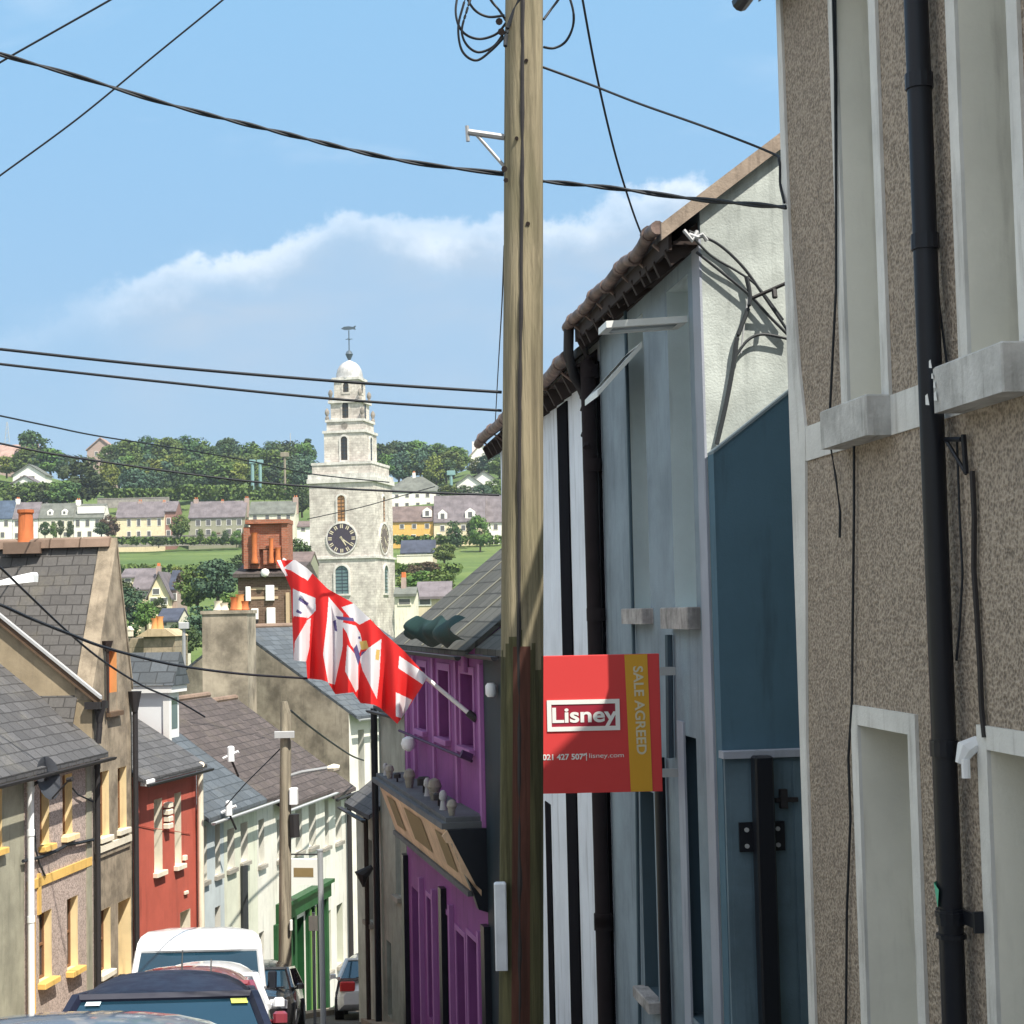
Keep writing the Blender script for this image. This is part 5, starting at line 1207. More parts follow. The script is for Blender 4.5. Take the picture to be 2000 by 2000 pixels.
# ================================================================== CARS
def loft(b, secs, mi=0, close=True):
    """secs: list of closed rings (same count)"""
    n = len(secs[0]); vs = [p for s in secs for p in s]
    fs = [(j*n+k, j*n+(k+1) % n, (j+1)*n+(k+1) % n, (j+1)*n+k) for j in range(len(secs)-1) for k in range(n)]
    if close: fs += [tuple(range(n))[::-1], tuple(range((len(secs)-1)*n, len(secs)*n))]
    b.add(vs, fs, mi)
def car(name, label, x, y, paint, Lg=4.1, Wd=1.72, Hh=1.45, hood=.9, rz=R(9.8), style='hatch', group='cars parked down the street', antennas=0, extras=None, tail=False):
    """front faces the camera (local -y) unless tail=True"""
    root = thing(name, label, 'van' if style == 'van' else 'car', (0, 0, 0), group)
    hw = Wd/2; sh = Hh*.62 if style != 'van' else Hh*.52
    # lower body stations along y
    def ring(yy, w, z0, z1, tum=.06):
        return [(-w*.97, yy, z0), (-w, yy, z0+.16), (-w, yy, (z0+z1)*.55), (-w+tum, yy, z1), (-w*.6, yy, z1+.03), (0, yy, z1+.045), (w*.6, yy, z1+.03), (w-tum, yy, z1), (w, yy, (z0+z1)*.55), (w, yy, z0+.16), (w*.97, yy, z0)]
    h = Lg/2
    b = MB()
    if style == 'van': st_ = [(-h, .8, .35, .75), (-h+.12, .95, .25, .95), (-h+.75, .99, .22, sh+.05), (-h+1.0, 1, .22, sh+.08), (h-.1, 1, .22, sh+.08), (h, .97, .3, sh+.06)]
    else: st_ = [(-h, .78, .35, .6), (-h+.12, .92, .24, .72), (-h+.5, .98, .2, sh-.12), (-h+hood+.2, 1, .2, sh), (0, 1, .2, sh+.02), (h-.4, .99, .2, sh+.02), (h-.1, .93, .26, sh-.04), (h, .84, .36, sh-.2)]
    loft(b, [ring(yy, hw*w, z0, z1) for yy, w, z0, z1 in st_])
    bo = b.build('body', paint, root, smooth=True)
    # cabin: roof panel, pillars, glass. cabin rings listed from sill level to roof
    if style == 'van': c0, c1, r0, r1 = -h+.85, h-.02, -h+1.45, h-.1
    else: c0, c1, r0, r1 = -h+hood+.05, h-.12, -h+hood+.8, h-(.55 if style == 'hatch' else .95)
    zs, zr = sh-.02, Hh-.19
    w0, w1 = hw-.07, hw-.22 if style != 'van' else hw-.13
    if style == 'van': zr = Hh-.36
    A4 = [(-w0, c0, zs), (w0, c0, zs), (w0, c1, zs), (-w0, c1, zs)]; B4 = [(-w1, r0, zr), (w1, r0, zr), (w1, r1, zr), (-w1, r1, zr)]
    # crowned roof
    b = MB(); nx, ny = 12, 10; vs = []
    for j in range(ny+1):
        for i in range(nx+1):
            s, t = i/nx*2-1, j/ny; yy = r0+(r1-r0)*t; cr = .2*(1-.35*s*s); en = math.sin(math.pi*min(1, t*.75+.06))
            vs.append((s*(w1+.02)*(1-.04*(2*t-1)**4), yy, zr-.01+cr*en*(1-s**6)))
    b.add(vs, [(j*(nx+1)+i, j*(nx+1)+i+1, (j+1)*(nx+1)+i+1, (j+1)*(nx+1)+i) for j in range(ny) for i in range(nx)])
    b.build('roof', paint, root, smooth=True, fix=False)
    if style == 'van':
        v_ = MB(); zc = Hh-.36; W_ = [(zc, 1.0, 0), (zc+.12, .985, .1), (zc+.22, .94, .25), (zc+.3, .84, .45), (Hh, .5, .8)]
        v_.add([p for z, w, d in W_ for p in ((-w1*1.04*w, r0+d, z), (-w1*.5*w, r0+d-.08, z), (w1*.5*w, r0+d-.08, z), (w1*1.04*w, r0+d, z), (w1*1.04*w, r1, z), (-w1*1.04*w, r1, z))],
               [(j*6+k, j*6+(k+1) % 6, (j+1)*6+(k+1) % 6, (j+1)*6+k) for j in range(4) for k in range(6)]+[tuple(range(24, 30))])
        v_.build('high_roof', paint, root, smooth=True, fix=True)
    # pillars
    b = MB()
    for p, q in zip(A4, B4): b.tube([p, q], .05, 6)
    for i in (0, 1, 2, 3): b.tube([B4[i], B4[(i+1) % 4]], .045, 6)
    for s in (-1, 1):
        ym = (c0+c1)/2+.1; b.tube([(s*w0, ym, zs), (s*w1, ym, zr)], .05, 6)
    b.build('pillars', paint, root, smooth=True)
    def glassq(nm, p, m_=None):
        g = MB(); c_ = [Vector(a) for a in p]; cen = sum(c_, Vector())/4
        g.quad(*[tuple(a+(cen-a)*.03) for a in c_]); return g.build(nm, m_ or m_carglass, root, fix=False)
    glassq('windscreen', [A4[0], A4[1], B4[1], B4[0]], m_screen); glassq('rear_window', [A4[2], A4[3], B4[3], B4[2]])
    for s in (0, 1):
        q = [A4[1], A4[2], B4[2], B4[1]] if s else [A4[3], A4[0], B4[0], B4[3]]
        if style == 'van' and False: pass
        glassq('side_window', q, m_carglass if style != 'van' else paint)
    b = MB(); b.bev(-w0+.1, w0-.1, c0+.3, c1-.2, zs-.3, zs-.05, .05)
    for s in (-1, 1): b.bev(s*.38-.2, s*.38+.2, c0+1.0, c0+1.15, zs-.2, zs+.22, .05)
    b.build('interior', m_dark, root)
    for s in (-1, 1):
        b = MB(); b.bev(s*(hw+.07)-.07, s*(hw+.07)+.07, c0+.1, c0+.2, zs+.0, zs+(.26 if style == 'van' else .11), .025); b.tube([(s*w0, c0+.2, zs), (s*(hw+.05), c0+.15, zs+.03)], .02, 6)
        b.build('wing_mirror', m_black if style == 'van' else paint, root)
    for s in (-1, 1):
        b = MB(); yf, zl = (-h, .62) if not tail else (-h, .72)
        b.bev(s*hw*.68-.17, s*hw*.68+.17, yf-.0, yf+.22, zl-.08, zl+.08 if not tail else zl+.13, .03); b.build('tail_light' if tail else 'headlight', m_tail if tail else m_lamp, root)
    for yw in (-h+.75, h-.72):
        for s in (-1, 1):
            w_ = MB(); cx, cz, r = s*(hw-.08), .31, .31
            w_.tube([(cx-.1, yw, cz), (cx+.1, yw, cz)], r, 20); wo_ = w_.build('wheel', m_tyre, root, smooth=True)
            w_ = MB(); w_.tube([(cx+s*.09, yw, cz), (cx+s*.115, yw, cz)], r*.62, 14); w_.build('rim', m_grey, wo_)
    a0, a1, b0, b1 = [Vector(q) for q in (A4[0], A4[1], B4[0], B4[1])]; wn_ = Vector((0, -.02, .012))
    b = MB(); b.tube([tuple(b0.lerp(b1, .02)+wn_), tuple(b0.lerp(b1, .98)+wn_)], .016, 5); b.tube([tuple(a0.lerp(b0, .03)+wn_), tuple(b0.lerp(a0, .02)+wn_)], .014, 5); b.tube([tuple(a1.lerp(b1, .03)+wn_), tuple(b1.lerp(a1, .02)+wn_)], .014, 5); b.build('window_seal', m_black, root)
    for q in (.25, .6): b = MB(); b.tube([tuple(a0.lerp(a1, q)+wn_), tuple(a0.lerp(a1, q+.3)+(b0-a0)*.1+wn_)], .012, 5); b.build('wiper', m_black, root)
    b = MB(); b.bev(-.26, .26, -h-.02, -h+.02, .42, .53, .005); b.build('number_plate', m_white, root)
    for k in range(antennas):
        b = MB(); xx, yy = (-.05+.3*k, -.1*k+r0+.25); b.tube([(xx, yy, zr+.05), (xx-.0, yy+.1, zr+.05+(.3 if k == 0 else .2))], [.012, .006], 6); b.build('antenna', m_black, root)
    if extras:
        def onscreen(s, t, off=.012):  # s -1..1 across, t 0 sill .. 1 roof
            a = Vector(A4[0]).lerp(Vector(A4[1]), (s+1)/2); c_ = Vector(B4[0]).lerp(Vector(B4[1]), (s+1)/2); p = a.lerp(c_, t)
            n_ = (Vector(A4[1])-Vector(A4[0])).cross(Vector(B4[0])-Vector(A4[0])).normalized(); return p-n_*off*(1 if n_.y > 0 else -1)
        for (nm, s0, s1, t0, t1, m_) in extras:
            g = MB(); g.quad(tuple(onscreen(s0, t0)), tuple(onscreen(s1, t0)), tuple(onscreen(s1, t1)), tuple(onscreen(s0, t1))); g.build(nm, m_, root, fix=False)
        g = MB(); p = onscreen(0, .9, -.1); g.bev(p.x-.12, p.x+.12, p.y-.02, p.y+.03, p.z-.035, p.z+.035, .01); g.build('rear_view_mirror', m_black, root)
    root.location = (x, y, gz(0, y)+.015)
    root.rotation_euler = (Matrix.Rotation(math.atan(-.2), 3, 'X') @ Matrix.Rotation(rz, 3, 'Z')).to_euler()
    return root
m_carglass = mat('car_glass', (.02, .04, .06), .05, 'glass', spec=.6)
m_screen = mat('windscreen_glass', (.008, .03, .05), .05, 'glass', spec=.7)
m_lamp = mat('headlamp', (.6, .62, .65), .15, 'flat'); m_tail = mat('tail_lamp', (.5, .02, .02), .2, 'flat')
m_tyre = mat('tyre_rubber', (.02, .02, .02), .8, 'flat')
m_cblue = mat('car_steel_blue', (.16, .25, .38), .3, 'car', metal=.3); m_cnavy = mat('car_navy', (.012, .015, .035), .5, 'car', metal=0, coat=.0)
m_cred = mat('car_maroon', (.22, .03, .045), .3, 'car'); m_cwhite = mat('car_white', (.75, .76, .78), .3, 'car'); m_csil = mat('car_silver', (.72, .73, .75), .3, 'car'); m_cblack = mat('car_black', (.02, .02, .022), .3, 'car')
m_st1 = mat('sticker_pale', (.6, .75, .8), .5, 'flat'); m_st2 = mat('sticker_lime', (.5, .55, .12), .5, 'flat'); m_st3 = mat('freshener_green', (.25, .6, .4), .5, 'flat')
car('parked_car', 'steel blue car roof nearest the camera along the bottom edge', -1.44, 4.9, m_cblue, Hh=1.362, Wd=1.75)
car('parked_car', 'navy blue car with stickers on its windscreen behind the nearest roof', -2.74, 12.6, m_cnavy, Hh=1.42, Wd=1.75, extras=[('sticker', -.86, -.7, .86, .93, m_st1), ('sticker', .72, .9, .84, .93, m_st2), ('air_freshener', -.1, .0, .38, .62, m_st3), ('air_freshener', .01, .1, .36, .55, m_st2)], antennas=0)
car('parked_car', 'maroon car mostly hidden behind the navy car', -3.52, 17.2, m_cred, Hh=1.42, Wd=1.76, antennas=2)
car('parked_car', 'white hatchback between the maroon car and the van', -4.15, 21.7, m_cwhite, Hh=1.44, Wd=1.68)
car('parked_van', 'white van with dark windscreen, last in the queue below the red house', -5.28, 27.0, m_cwhite, Lg=4.8, Wd=2.15, Hh=1.95, style='van')
car('parked_car', 'black hatchback half hidden behind the white van', -5.15, 32.0, m_cblack, Hh=1.4, Wd=1.68, rz=R(4))
car('parked_car', 'silver hatchback with red tail light by the pale annex', -3.5, 39.3, m_csil, Hh=1.5, Wd=1.7, rz=R(4), hood=.15, tail=True)

# ================================================================== CHURCH TOWER
TDp = 229.0
tc_ = at(690, 1195, TDp); k = TDp/FPX
def tz(v): return at(700, v, TDp).z
tw = thing('church_tower', 'pale limestone church tower with clock and domed top on the far side of the valley', 'church tower', (tc_.x, TDp, gz(0, TDp)))
T0 = WF((tc_.x, TDp, 0), R(-12.0))
m_lime = mat('limestone', (.66, .62, .56), .95, 'stone', (.42, .38, .345), .6, scale=.8); m_limed = mat('limestone_dark', (.3, .27, .24), .9, 'stone', (.2, .18, .16), .4)
m_limew = mat('limestone_trim', (.66, .64, .6), .9, 'plain', (.4, .38, .35), .3)
def sq(b, a, z0, z1, mi=0): b.box(-a/2, a/2, -a/2, a/2, z0, z1, mi)
wall = MB(T0)
A_ = [(9.5, gz(0, TDp)-3, tz(1093)), (9.2, tz(1093), tz(946)), (8.55, tz(932), tz(909)), (5.85, tz(909), tz(848)), (5.25, tz(843), tz(826))]
for a, z0, z1 in A_: sq(wall, a, z0, z1)
# sloping lower stage facets: octagonal upper stages
def octa(b, r, z0, z1, r1=None, mi=0): b.lathe([(r, z0), (r1 or r, z1)], 0, 0, 8, mi)
sq(wall, 4.3, tz(826), tz(786)); sq(wall, 3.5, tz(783), tz(742))
wall.build('wall', m_lime, tw)
b = MB(T0)
for a, z0, z1 in ((9.9, tz(1093), tz(1089)), (9.75, tz(947), tz(938)), (9.5, tz(938), tz(930)), (8.75, tz(912), tz(907)), (6.2, tz(849), tz(844)), (4.9, tz(790), tz(785)), (4.0, tz(745), tz(740))): b = MB(T0); sq(b, a, z0, z1); b.build('cornice', m_limew, tw)
b = MB(T0); sq(b, 5.6, tz(827), tz(822)); b.build('gallery_ledge', m_limew, tw)
kb = []
for a, z in ((2.55, tz(822)), (2.15, tz(785))):
    for sx in (-1, 1):
        for sy in (-1, 1):
            b = MB(T0); b.lathe([(.28, z), (.3, z+.3), (.18, z+.5), (.34, z+.95), (.3, z+1.25), (.08, z+1.6)], sx*a, sy*a, 8); b.build('urn', m_limed, tw, smooth=True)
b = MB(T0); zd = tz(742); rd = 1.9; zt3 = tz(706)
b.lathe([(rd+.15, zd), (rd+.15, zd+.25), (rd, zd+.3), (rd*.98, zd+.8), (rd*.9, zd+1.4), (rd*.75, zd+1.95), (rd*.5, zd+2.4), (rd*.22, zd+2.65), (.15, zd+2.8)], 0, 0, 16); b.build('dome', mat('dome_lead', (.5, .5, .5), .6, 'plain', (.33, .33, .33), .2), tw, smooth=True)
m_vane = mat('vane_blue_grey', (.08, .11, .14), .5, 'flat')
b = MB(T0); z = zd+2.75; b.lathe([(.12, z), (.3, z+.35), (.55, z+.9), (.4, z+1.25), (.1, z+1.5)], 0, 0, 10); b.tube([(0, 0, z), (0, 0, tz(645))], .08, 6); vr = b.build('finial', m_vane, tw, smooth=True)
b = MB(T0); z = tz(641); pr = [(-1.15, 0), (-.7, .26), (0, .3), (.6, .18), (.95, .32), (1.05, .32), (.9, 0), (1.05, -.28), (.6, -.14), (0, -.22), (-.7, -.18)]
b.prism([(x, -.06, z+y) for x, y in pr], (0, .12, 0)); b.build('fish_weathervane', m_vane, vr)
b = MB(T0); b.tube([(-.5, 0, tz(662)), (.5, 0, tz(662))], .05, 6); b.tube([(0, -.5, tz(662)), (0, .5, tz(662))], .05, 6); b.build('vane_arms', m_vane, vr)
def arch(face, a, xc_, zc, w, h, pm, sm_, th=.16, nm='window'):
    """arched opening on a tower face; face 0 = front, 1 = right side"""
    F = WF(T0.T(0, -a/2, 0), R(-12)) if face == 0 else WF(T0.T(a/2, 0, 0), R(78))
    n = 10
    prof = lambda w, h: [(-w/2, zc-h/2)]+[(-w/2*math.cos(math.pi*k/n), zc+h/2-w/2+w/2*math.sin(math.pi*k/n)) for k in range(n+1)]+[(w/2, zc-h/2)]
    b = MB(F); po, pi_ = prof(w+.5, h+.5), prof(w, h); N_ = len(po)
    vs = [(x+xc_, -th, z) for x, z in po]+[(x+xc_, -th, z) for x, z in pi_]+[(x+xc_, .02, z) for x, z in po]+[(x+xc_, .02, z) for x, z in pi_]
    fs = [(i, (i+1) % N_, N_+(i+1) % N_, N_+i) for i in range(N_)]+[(i, (i+1) % N_, 2*N_+(i+1) % N_, 2*N_+i) for i in range(N_)]+[(N_+i, N_+(i+1) % N_, 3*N_+(i+1) % N_, 3*N_+i) for i in range(N_)]
    b.add(vs, fs); s_ = b.build(nm, sm_, tw, fix=False)
    b = MB(F); b.poly([(x+xc_, -.02, z) for x, z in pi_]); p_ = b.build('pane', pm, s_, fix=False)
    b = MB(F); m0 = int(h/.45)
    for i in range(1, m0): z = zc-h/2+h*i/m0; b.box(xc_-w/2, xc_+w/2, -.06, -.025, z-.05, z+.03)
    b.box(xc_-.04, xc_+.04, -.07, -.025, zc-h/2, zc+h/2-.1); b.build('louvre', MATS['window_glass'] if pm != m_louv else m_brown, s_)
    return s_
m_louv = mat('louvre_orange', (.38, .2, .09), .8, 'flat', var=.3); m_hole = mat('dark_opening', (.05, .045, .04), .9, 'flat'); m_bglass = mat('leaded_blue_glass', (.12, .19, .2), .3, 'flat', var=.3)
def fxu(u, a):    # x along the front face for picture column u
    return (u-700)*k/math.cos(R(17.4))+.0
for fc_, xo in ((0, None), (1, None)):
    arch(fc_, 9.2, 0, (tz(971)+tz(1021))/2, 1.1, (tz(971)-tz(1021)), m_louv, m_limew)
    arch(fc_, 9.5, 0, (tz(1106)+tz(1160))/2, 1.9, (tz(1106)-tz(1160)), m_bglass, m_limew, .2)
    arch(fc_, 5.85, 0, (tz(856)+tz(902))/2, .95, tz(856)-tz(902), m_hole, m_limew, .12)
    arch(fc_, 4.3, 0, (tz(788)+tz(820))/2, .9, tz(789)-tz(820), m_hole, m_lime, .08)
    arch(fc_, 3.5, 0, (tz(751)+tz(768))/2, .8, tz(750)-tz(768), m_hole, m_lime, .08)
    # clock
    F = WF(T0.T(0, -4.6, 0), R(-12)) if fc_ == 0 else WF(T0.T(4.6, 0, 0), R(78)); cz = tz(1054); cxx = 0
    b = MB(F); r = 2.08; n = 40
    b.add([(cxx+r*math.cos(2*math.pi*i/n), -.12, cz+r*math.sin(2*math.pi*i/n)) for i in range(n)]+[(cxx+r*math.cos(2*math.pi*i/n), .02, cz+r*math.sin(2*math.pi*i/n)) for i in range(n)], [tuple(range(n))]+[(i, (i+1) % n, n+(i+1) % n, n+i) for i in range(n)])
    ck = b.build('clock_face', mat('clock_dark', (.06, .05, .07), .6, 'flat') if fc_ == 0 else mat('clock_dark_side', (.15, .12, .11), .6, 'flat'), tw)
    b = MB(F)
    for i in range(12):
        t = math.pi*i/6; ca, sa = math.cos(t), math.sin(t)
        for w in ((-.2, -.08), (.05, .2)):
            P_ = [(r*.68, w[0]), (r*.93, w[0]), (r*.93, w[1]), (r*.68, w[1])]
            b.quad(*[(cxx+sa*p[0]+ca*p[1], -.14, cz+ca*p[0]-sa*p[1]) for p in P_])
    b.build('numerals', mat('clock_gold', (.65, .58, .42), .5, 'flat'), ck, fix=False)
    b = MB(F)
    for t, l_, w in ((R(125), r*.82, .1), (R(148), r*.55, .14)):
        s_, c_ = math.sin(t), math.cos(t); b.quad(*[(cxx+s_*p[0]+c_*p[1], -.16, cz+c_*p[0]-s_*p[1]) for p in ((-.3, -w), (l_, -w*.5), (l_, w*.5), (-.3, w))])
    b.build('hands', MATS['clock_gold'], ck, fix=False)
    b = MB(F); n = 40; R1, R2 = r*1.08, r*.99
    vs = [(cxx+q*math.cos(2*math.pi*i/n), y, cz+q*math.sin(2*math.pi*i/n)) for q, y in ((R1, 0), (R1, -.18), (R2, -.18), (R2, -.1)) for i in range(n)]
    b.add(vs, [(j*n+i, j*n+(i+1) % n, (j+1)*n+(i+1) % n, (j+1)*n+i) for j in range(3) for i in range(n)]); b.build('clock_rim', m_limew, ck, fix=False)
b = MB(WF(T0.T(0, -2.62, 0), R(-12))); cz = tz(835); b.tube([(0, -.06, cz), (0, 0, cz)], .45, 14); b.build('round_plaque', m_limed, tw)

# ================================================================== FAR HOUSES
HW = {}
for nm, c_ in dict(white=(.84, .83, .78), cream=(.78, .68, .46), ivory=(.74, .7, .58), yellow=(.74, .47, .14), olive=(.33, .33, .24), pinkb=(.42, .32, .28), rbrown=(.3, .17, .14), sand=(.6, .53, .38)).items():
    HW[nm] = mat('far_wall_'+nm, c_, .9, 'plain', tuple(x*.7 for x in c_), 0, var=.06)
RF_ = {nm: mat('far_roof_'+nm, c_, .85, 'plain', tuple(x*.7 for x in c_), 0, scale=.5, var=.2) for nm, c_ in dict(purple=(.17, .15, .16), brown=(.17, .13, .12), blue=(.07, .1, .15), green=(.15, .16, .14), pink=(.38, .26, .22), navy=(.06, .07, .1)).items()}
def far_house(label, u0, u1, vr, ve, vb, D, wall_, roof_, wins=(), wv=None, hip=0, chim=(), dormers=(), gable=False, name='terraced_house', rz=0, wc=None, dep=8.0, group='houses on the far hillside', door=None, low=()):
    p0, p1 = at(u0, ve, D), at(u1, ve, D); W = p1.x-p0.x; z = lambda v: at((u0+u1)/2, v, D).z
    zb, ze_, zr = min(z(vb)-1, gz(p0.x, D)-1), z(ve), z(vr)
    F = WF((p0.x, D, 0), rz); root = thing(name, label, 'house', ((p0.x+p1.x)/2, D, zb), group)
    b = MB(F); rise = zr-ze_
    if gable:
        b.prism([(0, 0, zb), (W, 0, zb), (W, 0, ze_), (W/2, 0, zr), (0, 0, ze_)], (0, dep, 0)); b.build('wall', HW[wall_], root)
        b = MB(F); o_ = .4; m_ = rise/(W/2)
        b.prism([(-o_, -.5, ze_-o_*m_), (W/2, -.5, zr), (W+o_, -.5, ze_-o_*m_), (W+o_, -.5, ze_-o_*m_+.35), (W/2, -.5, zr+.35), (-o_, -.5, ze_-o_*m_+.35)], (0, dep+1, 0)); b.build('roof', RF_[roof_], root)
    else:
        b.box(0, W, 0, dep, zb, ze_); 
        if not hip:
            for x in (0, W): b.poly([(x, 0, ze_), (x, dep, ze_), (x, dep/2, zr)])
        b.build('wall', HW[wall_], root, fix=False)
        b = MB(F); o_ = .35
        if hip: b.add([(-o_, -o_, ze_), (W+o_, -o_, ze_), (W+o_, dep+o_, ze_), (-o_, dep+o_, ze_), (hip, dep/2, zr), (W-hip, dep/2, zr)], [(0, 1, 5, 4), (1, 2, 5), (2, 3, 4, 5), (3, 0, 4), (0, 3, 2, 1)])
        else: b.prism([(-.05, -o_, ze_-.25), (-.05, -o_, ze_), (-.05, dep/2, zr+.3), (-.05, dep+o_, ze_), (-.05, dep+o_, ze_-.25), (-.05, dep/2, zr)], (W+.1, 0, 0))
        b.build('roof', RF_[roof_], root)
    ww = 1.0 if not wc else wc
    for row in ((wins, wv), (low[0], low[1]) if low else ((), None)):
        us, vv = row
        for u in us:
            x = at(u, vv[0], D).x-p0.x; z1, z0 = z(vv[0]), z(vv[1]); b = MB(F); b.box(x-ww/2-.12, x+ww/2+.12, -.08, -.002, z0-.12, z1+.12); fo_ = b.build('window', HW['white'] if wall_ not in ('white', 'ivory') else HW['ivory'], root)
            b = MB(F); b.quad((x-ww/2, -.1, z0), (x+ww/2, -.1, z0), (x+ww/2, -.1, z1), (x-ww/2, -.1, z1)); b.build('pane', m_fglass, fo_, fix=False)
    for u, vt, wpx in chim:
        x = at(u, ve, D).x-p0.x; w = wpx*D/FPX/2; b = MB(F); b.box(x-w, x+w, dep/2-.5, dep/2+.5, ze_, z(vt)); c__ = b.build('chimney', HW['pinkb'] if wall_ != 'white' else HW['white'], root)
        for s in (-.4, .4): b = MB(WF(F.T(x+s*w, dep/2, z(vt)))); b.lathe([(.16, 0), (.13, .5)], 0, 0, 6); b.build('chimney_pot', m_terra, c__)
    for u, vt, vb2, wpx in dormers:
        x = at(u, vt, D).x-p0.x; w = wpx*D/FPX/2; z1, z0 = z(vt), z(vb2); zm = z1-(z1-z0)*.35; b = MB(F); b.prism([(x-w, .3, z0), (x+w, .3, z0), (x+w, .3, zm), (x, .3, z1), (x-w, .3, zm)], (0, 3.0, 0)); d_ = b.build('dormer', HW['white'], root)
        b = MB(F); b.box(x-w*.4, x+w*.4, .25, .29, z0+.3, zm-.1); b.build('pane', m_fglass, d_)
    if door:
        x = at(door, vb, D).x-p0.x; b = MB(F); b.box(x-.5, x+.5, -.06, -.002, z(vb), z(vb)+2.1); b.build('door', m_brown, root)
    return root
m_fglass = mat('far_window_glass', (.13, .13, .13), .4, 'flat')
fh = far_house
fh('white house with dark blue roof at the left edge of the far terrace', -45, 24, 978, 1013, 1052, 450, 'white', 'blue', (-15, 12), (1017, 1028), low=((5, -25), (1040, 1050)))
fh('white house with grey roof left of the orange chimney pot', 25, 74, 981, 1013, 1052, 450, 'white', 'purple', (33, 62), (1017, 1027), low=((33, 60), (1041, 1050)), chim=((27, 972, 8),))
fh('ivy-grown white house with two dormers in its grey roof', 75, 143, 983, 1011, 1050, 450, 'ivory', 'green', (88, 104, 122, 136), (1018, 1028), dormers=((97, 994, 1006, 11), (125, 994, 1006, 11)), low=((108, 128), (1040, 1048)))
h_ = fh('bright white house with long white box dormer and chimney', 144, 202, 984, 1011, 1050, 450, 'white', 'green', (152, 171, 190), (1015, 1028), chim=((146, 974, 9),), low=((155, 175), (1038, 1048)))
b = MB(); a0, a1 = at(150, 1003, 450), at(202, 988, 450); b.box(a0.x, a1.x, 450.5, 454, a0.z, a1.z); b.build('box_dormer', HW['white'], h_)
fh('long cream terrace with tall windows in the middle of the far row', 226, 321, 980, 1010, 1049, 450, 'cream', 'purple', (252, 271, 291, 311), (1014, 1027), chim=((268, 977, 9), (315, 979, 7)), low=((252, 271, 291), (1038, 1048)), wc=.9)
fh('narrow reddish brown house beside the cream terrace', 322, 344, 979, 998, 1054, 451, 'rbrown', 'purple', (329,), (1012, 1024), low=((329,), (1036, 1046)))
fh('olive grey terrace with white rimmed windows', 368, 479, 979, 1010, 1055, 450, 'olive', 'purple', (387, 407, 427, 447, 467), (1015, 1026), chim=((378, 972, 9), (478, 972, 9), (430, 977, 7)), low=((387, 407, 447, 467), (1034, 1044)), wc=1.2, door=427)
fh('cream house above the brick chimney with white end gable', 486, 576, 979, 1003, 1045, 446, 'ivory', 'green', (498, 522, 545, 563), (1006, 1014), chim=((574, 970, 10),))
fh('small white house hard against the left side of the church tower', 580, 606, 1018, 1028, 1045, 430, 'white', 'brown', (592,), (1031, 1037))
fh('white hip roofed house just right of the church tower', 750, 868, 928, 960, 992, 505, 'white', 'green', (775, 795, 815, 835, 855), (965, 971), hip=7, chim=((807, 920, 6),), low=((775, 795, 816, 837, 858), (982, 989)), dep=12)
fh('orange yellow house with brown roof right of the church tower', 755, 846, 989, 1018, 1052, 430, 'yellow', 'brown', (785, 809, 834), (1024, 1032), dormers=((834, 991, 1010, 18),), low=((775, 808, 834), (1045, 1052)), wc=1.0)
fh('pale yellow house with large purple grey roof and dormers', 847, 948, 967, 1019, 1056, 429, 'cream', 'purple', (864, 905, 925), (1026, 1036), dormers=((864, 994, 1015, 18), (918, 992, 1013, 20)), low=((858, 895), (1042, 1050)), dep=10)
fh('white house with grey roof partly behind the near pole', 949, 1000, 967, 1019, 1052, 431, 'white', 'purple', (968,), (1024, 1034), dep=10)
fh('bungalow with dark blue slate roof below the yellow house', 782, 850, 1056, 1079, 1092, 335, 'sand', 'navy', (800, 825), (1083, 1088), dep=7, wc=1.6)
fh('white gabled house high on the right with stepped roofs', 892, 940, 928, 946, 963, 498, 'white', 'green', (905, 922), (952, 960), gable=True, wc=1.3)
fh('larger white gable behind, rising toward the near pole', 918, 972, 921, 940, 963, 502, 'white', 'green', (930, 955), (945, 955), gable=True, wc=1.5)
fh('white gabled house with pinkish chimney block on the right skyline', 918, 962, 866, 890, 905, 610, 'white', 'pink', (940,), (892, 899), gable=True, chim=((932, 860, 20),), wc=1.4)
fh('pinkish roofed house on the left skyline', -20, 64, 866, 895, 925, 560, 'pinkb', 'pink', (8, 30), (898, 908), dep=14)
fh('white gabled house below the pinkish roof at far left', 25, 88, 908, 928, 946, 520, 'white', 'green', (45, 62), (930, 938), gable=True, wc=1.8)
fh('small white gable near the road at far left', 22, 74, 930, 945, 962, 500, 'white', 'purple', (40, 60), (947, 955), gable=True)
fh('pinkish house with white end on the left skyline', 170, 222, 856, 878, 900, 600, 'pinkb', 'pink', (188, 205), (882, 890), gable=True)
fh('cream gothic villa with pointed gable among the valley trees', 290, 331, 1120, 1162, 1190, 262, 'cream', 'purple', (305,), (1150, 1160), gable=True, name='gabled_house', chim=((300, 1104, 8),), low=((300, 320), (1168, 1180)))
fh('slate roofed wing of the cream villa', 258, 300, 1116, 1150, 1188, 264, 'cream', 'purple', (270, 284), (1156, 1166), name='gabled_house')
fh('slate roofed side wing right of the cream villa', 328, 346, 1116, 1150, 1188, 264, 'pinkb', 'navy', (338,), (1160, 1172), name='gabled_house')
fh('small dark roofed house below the cream villa', 305, 348, 1192, 1212, 1240, 210, 'ivory', 'navy', (318,), (1216, 1222))
fh('low house with grey roof half hidden by valley trees', 235, 300, 1112, 1126, 1150, 290, 'sand', 'purple', (250, 280), (1130, 1136))
fh('white cottage with tall chimney right of the tower foot', 770, 812, 1152, 1160, 1205, 150, 'ivory', 'green', (790,), (1170, 1180), chim=((786, 1127, 9),), dep=4)
fh('grey roofed cottage behind the purple pub roof', 812, 880, 1140, 1165, 1200, 158, 'sand', 'purple', (830,), (1170, 1180))
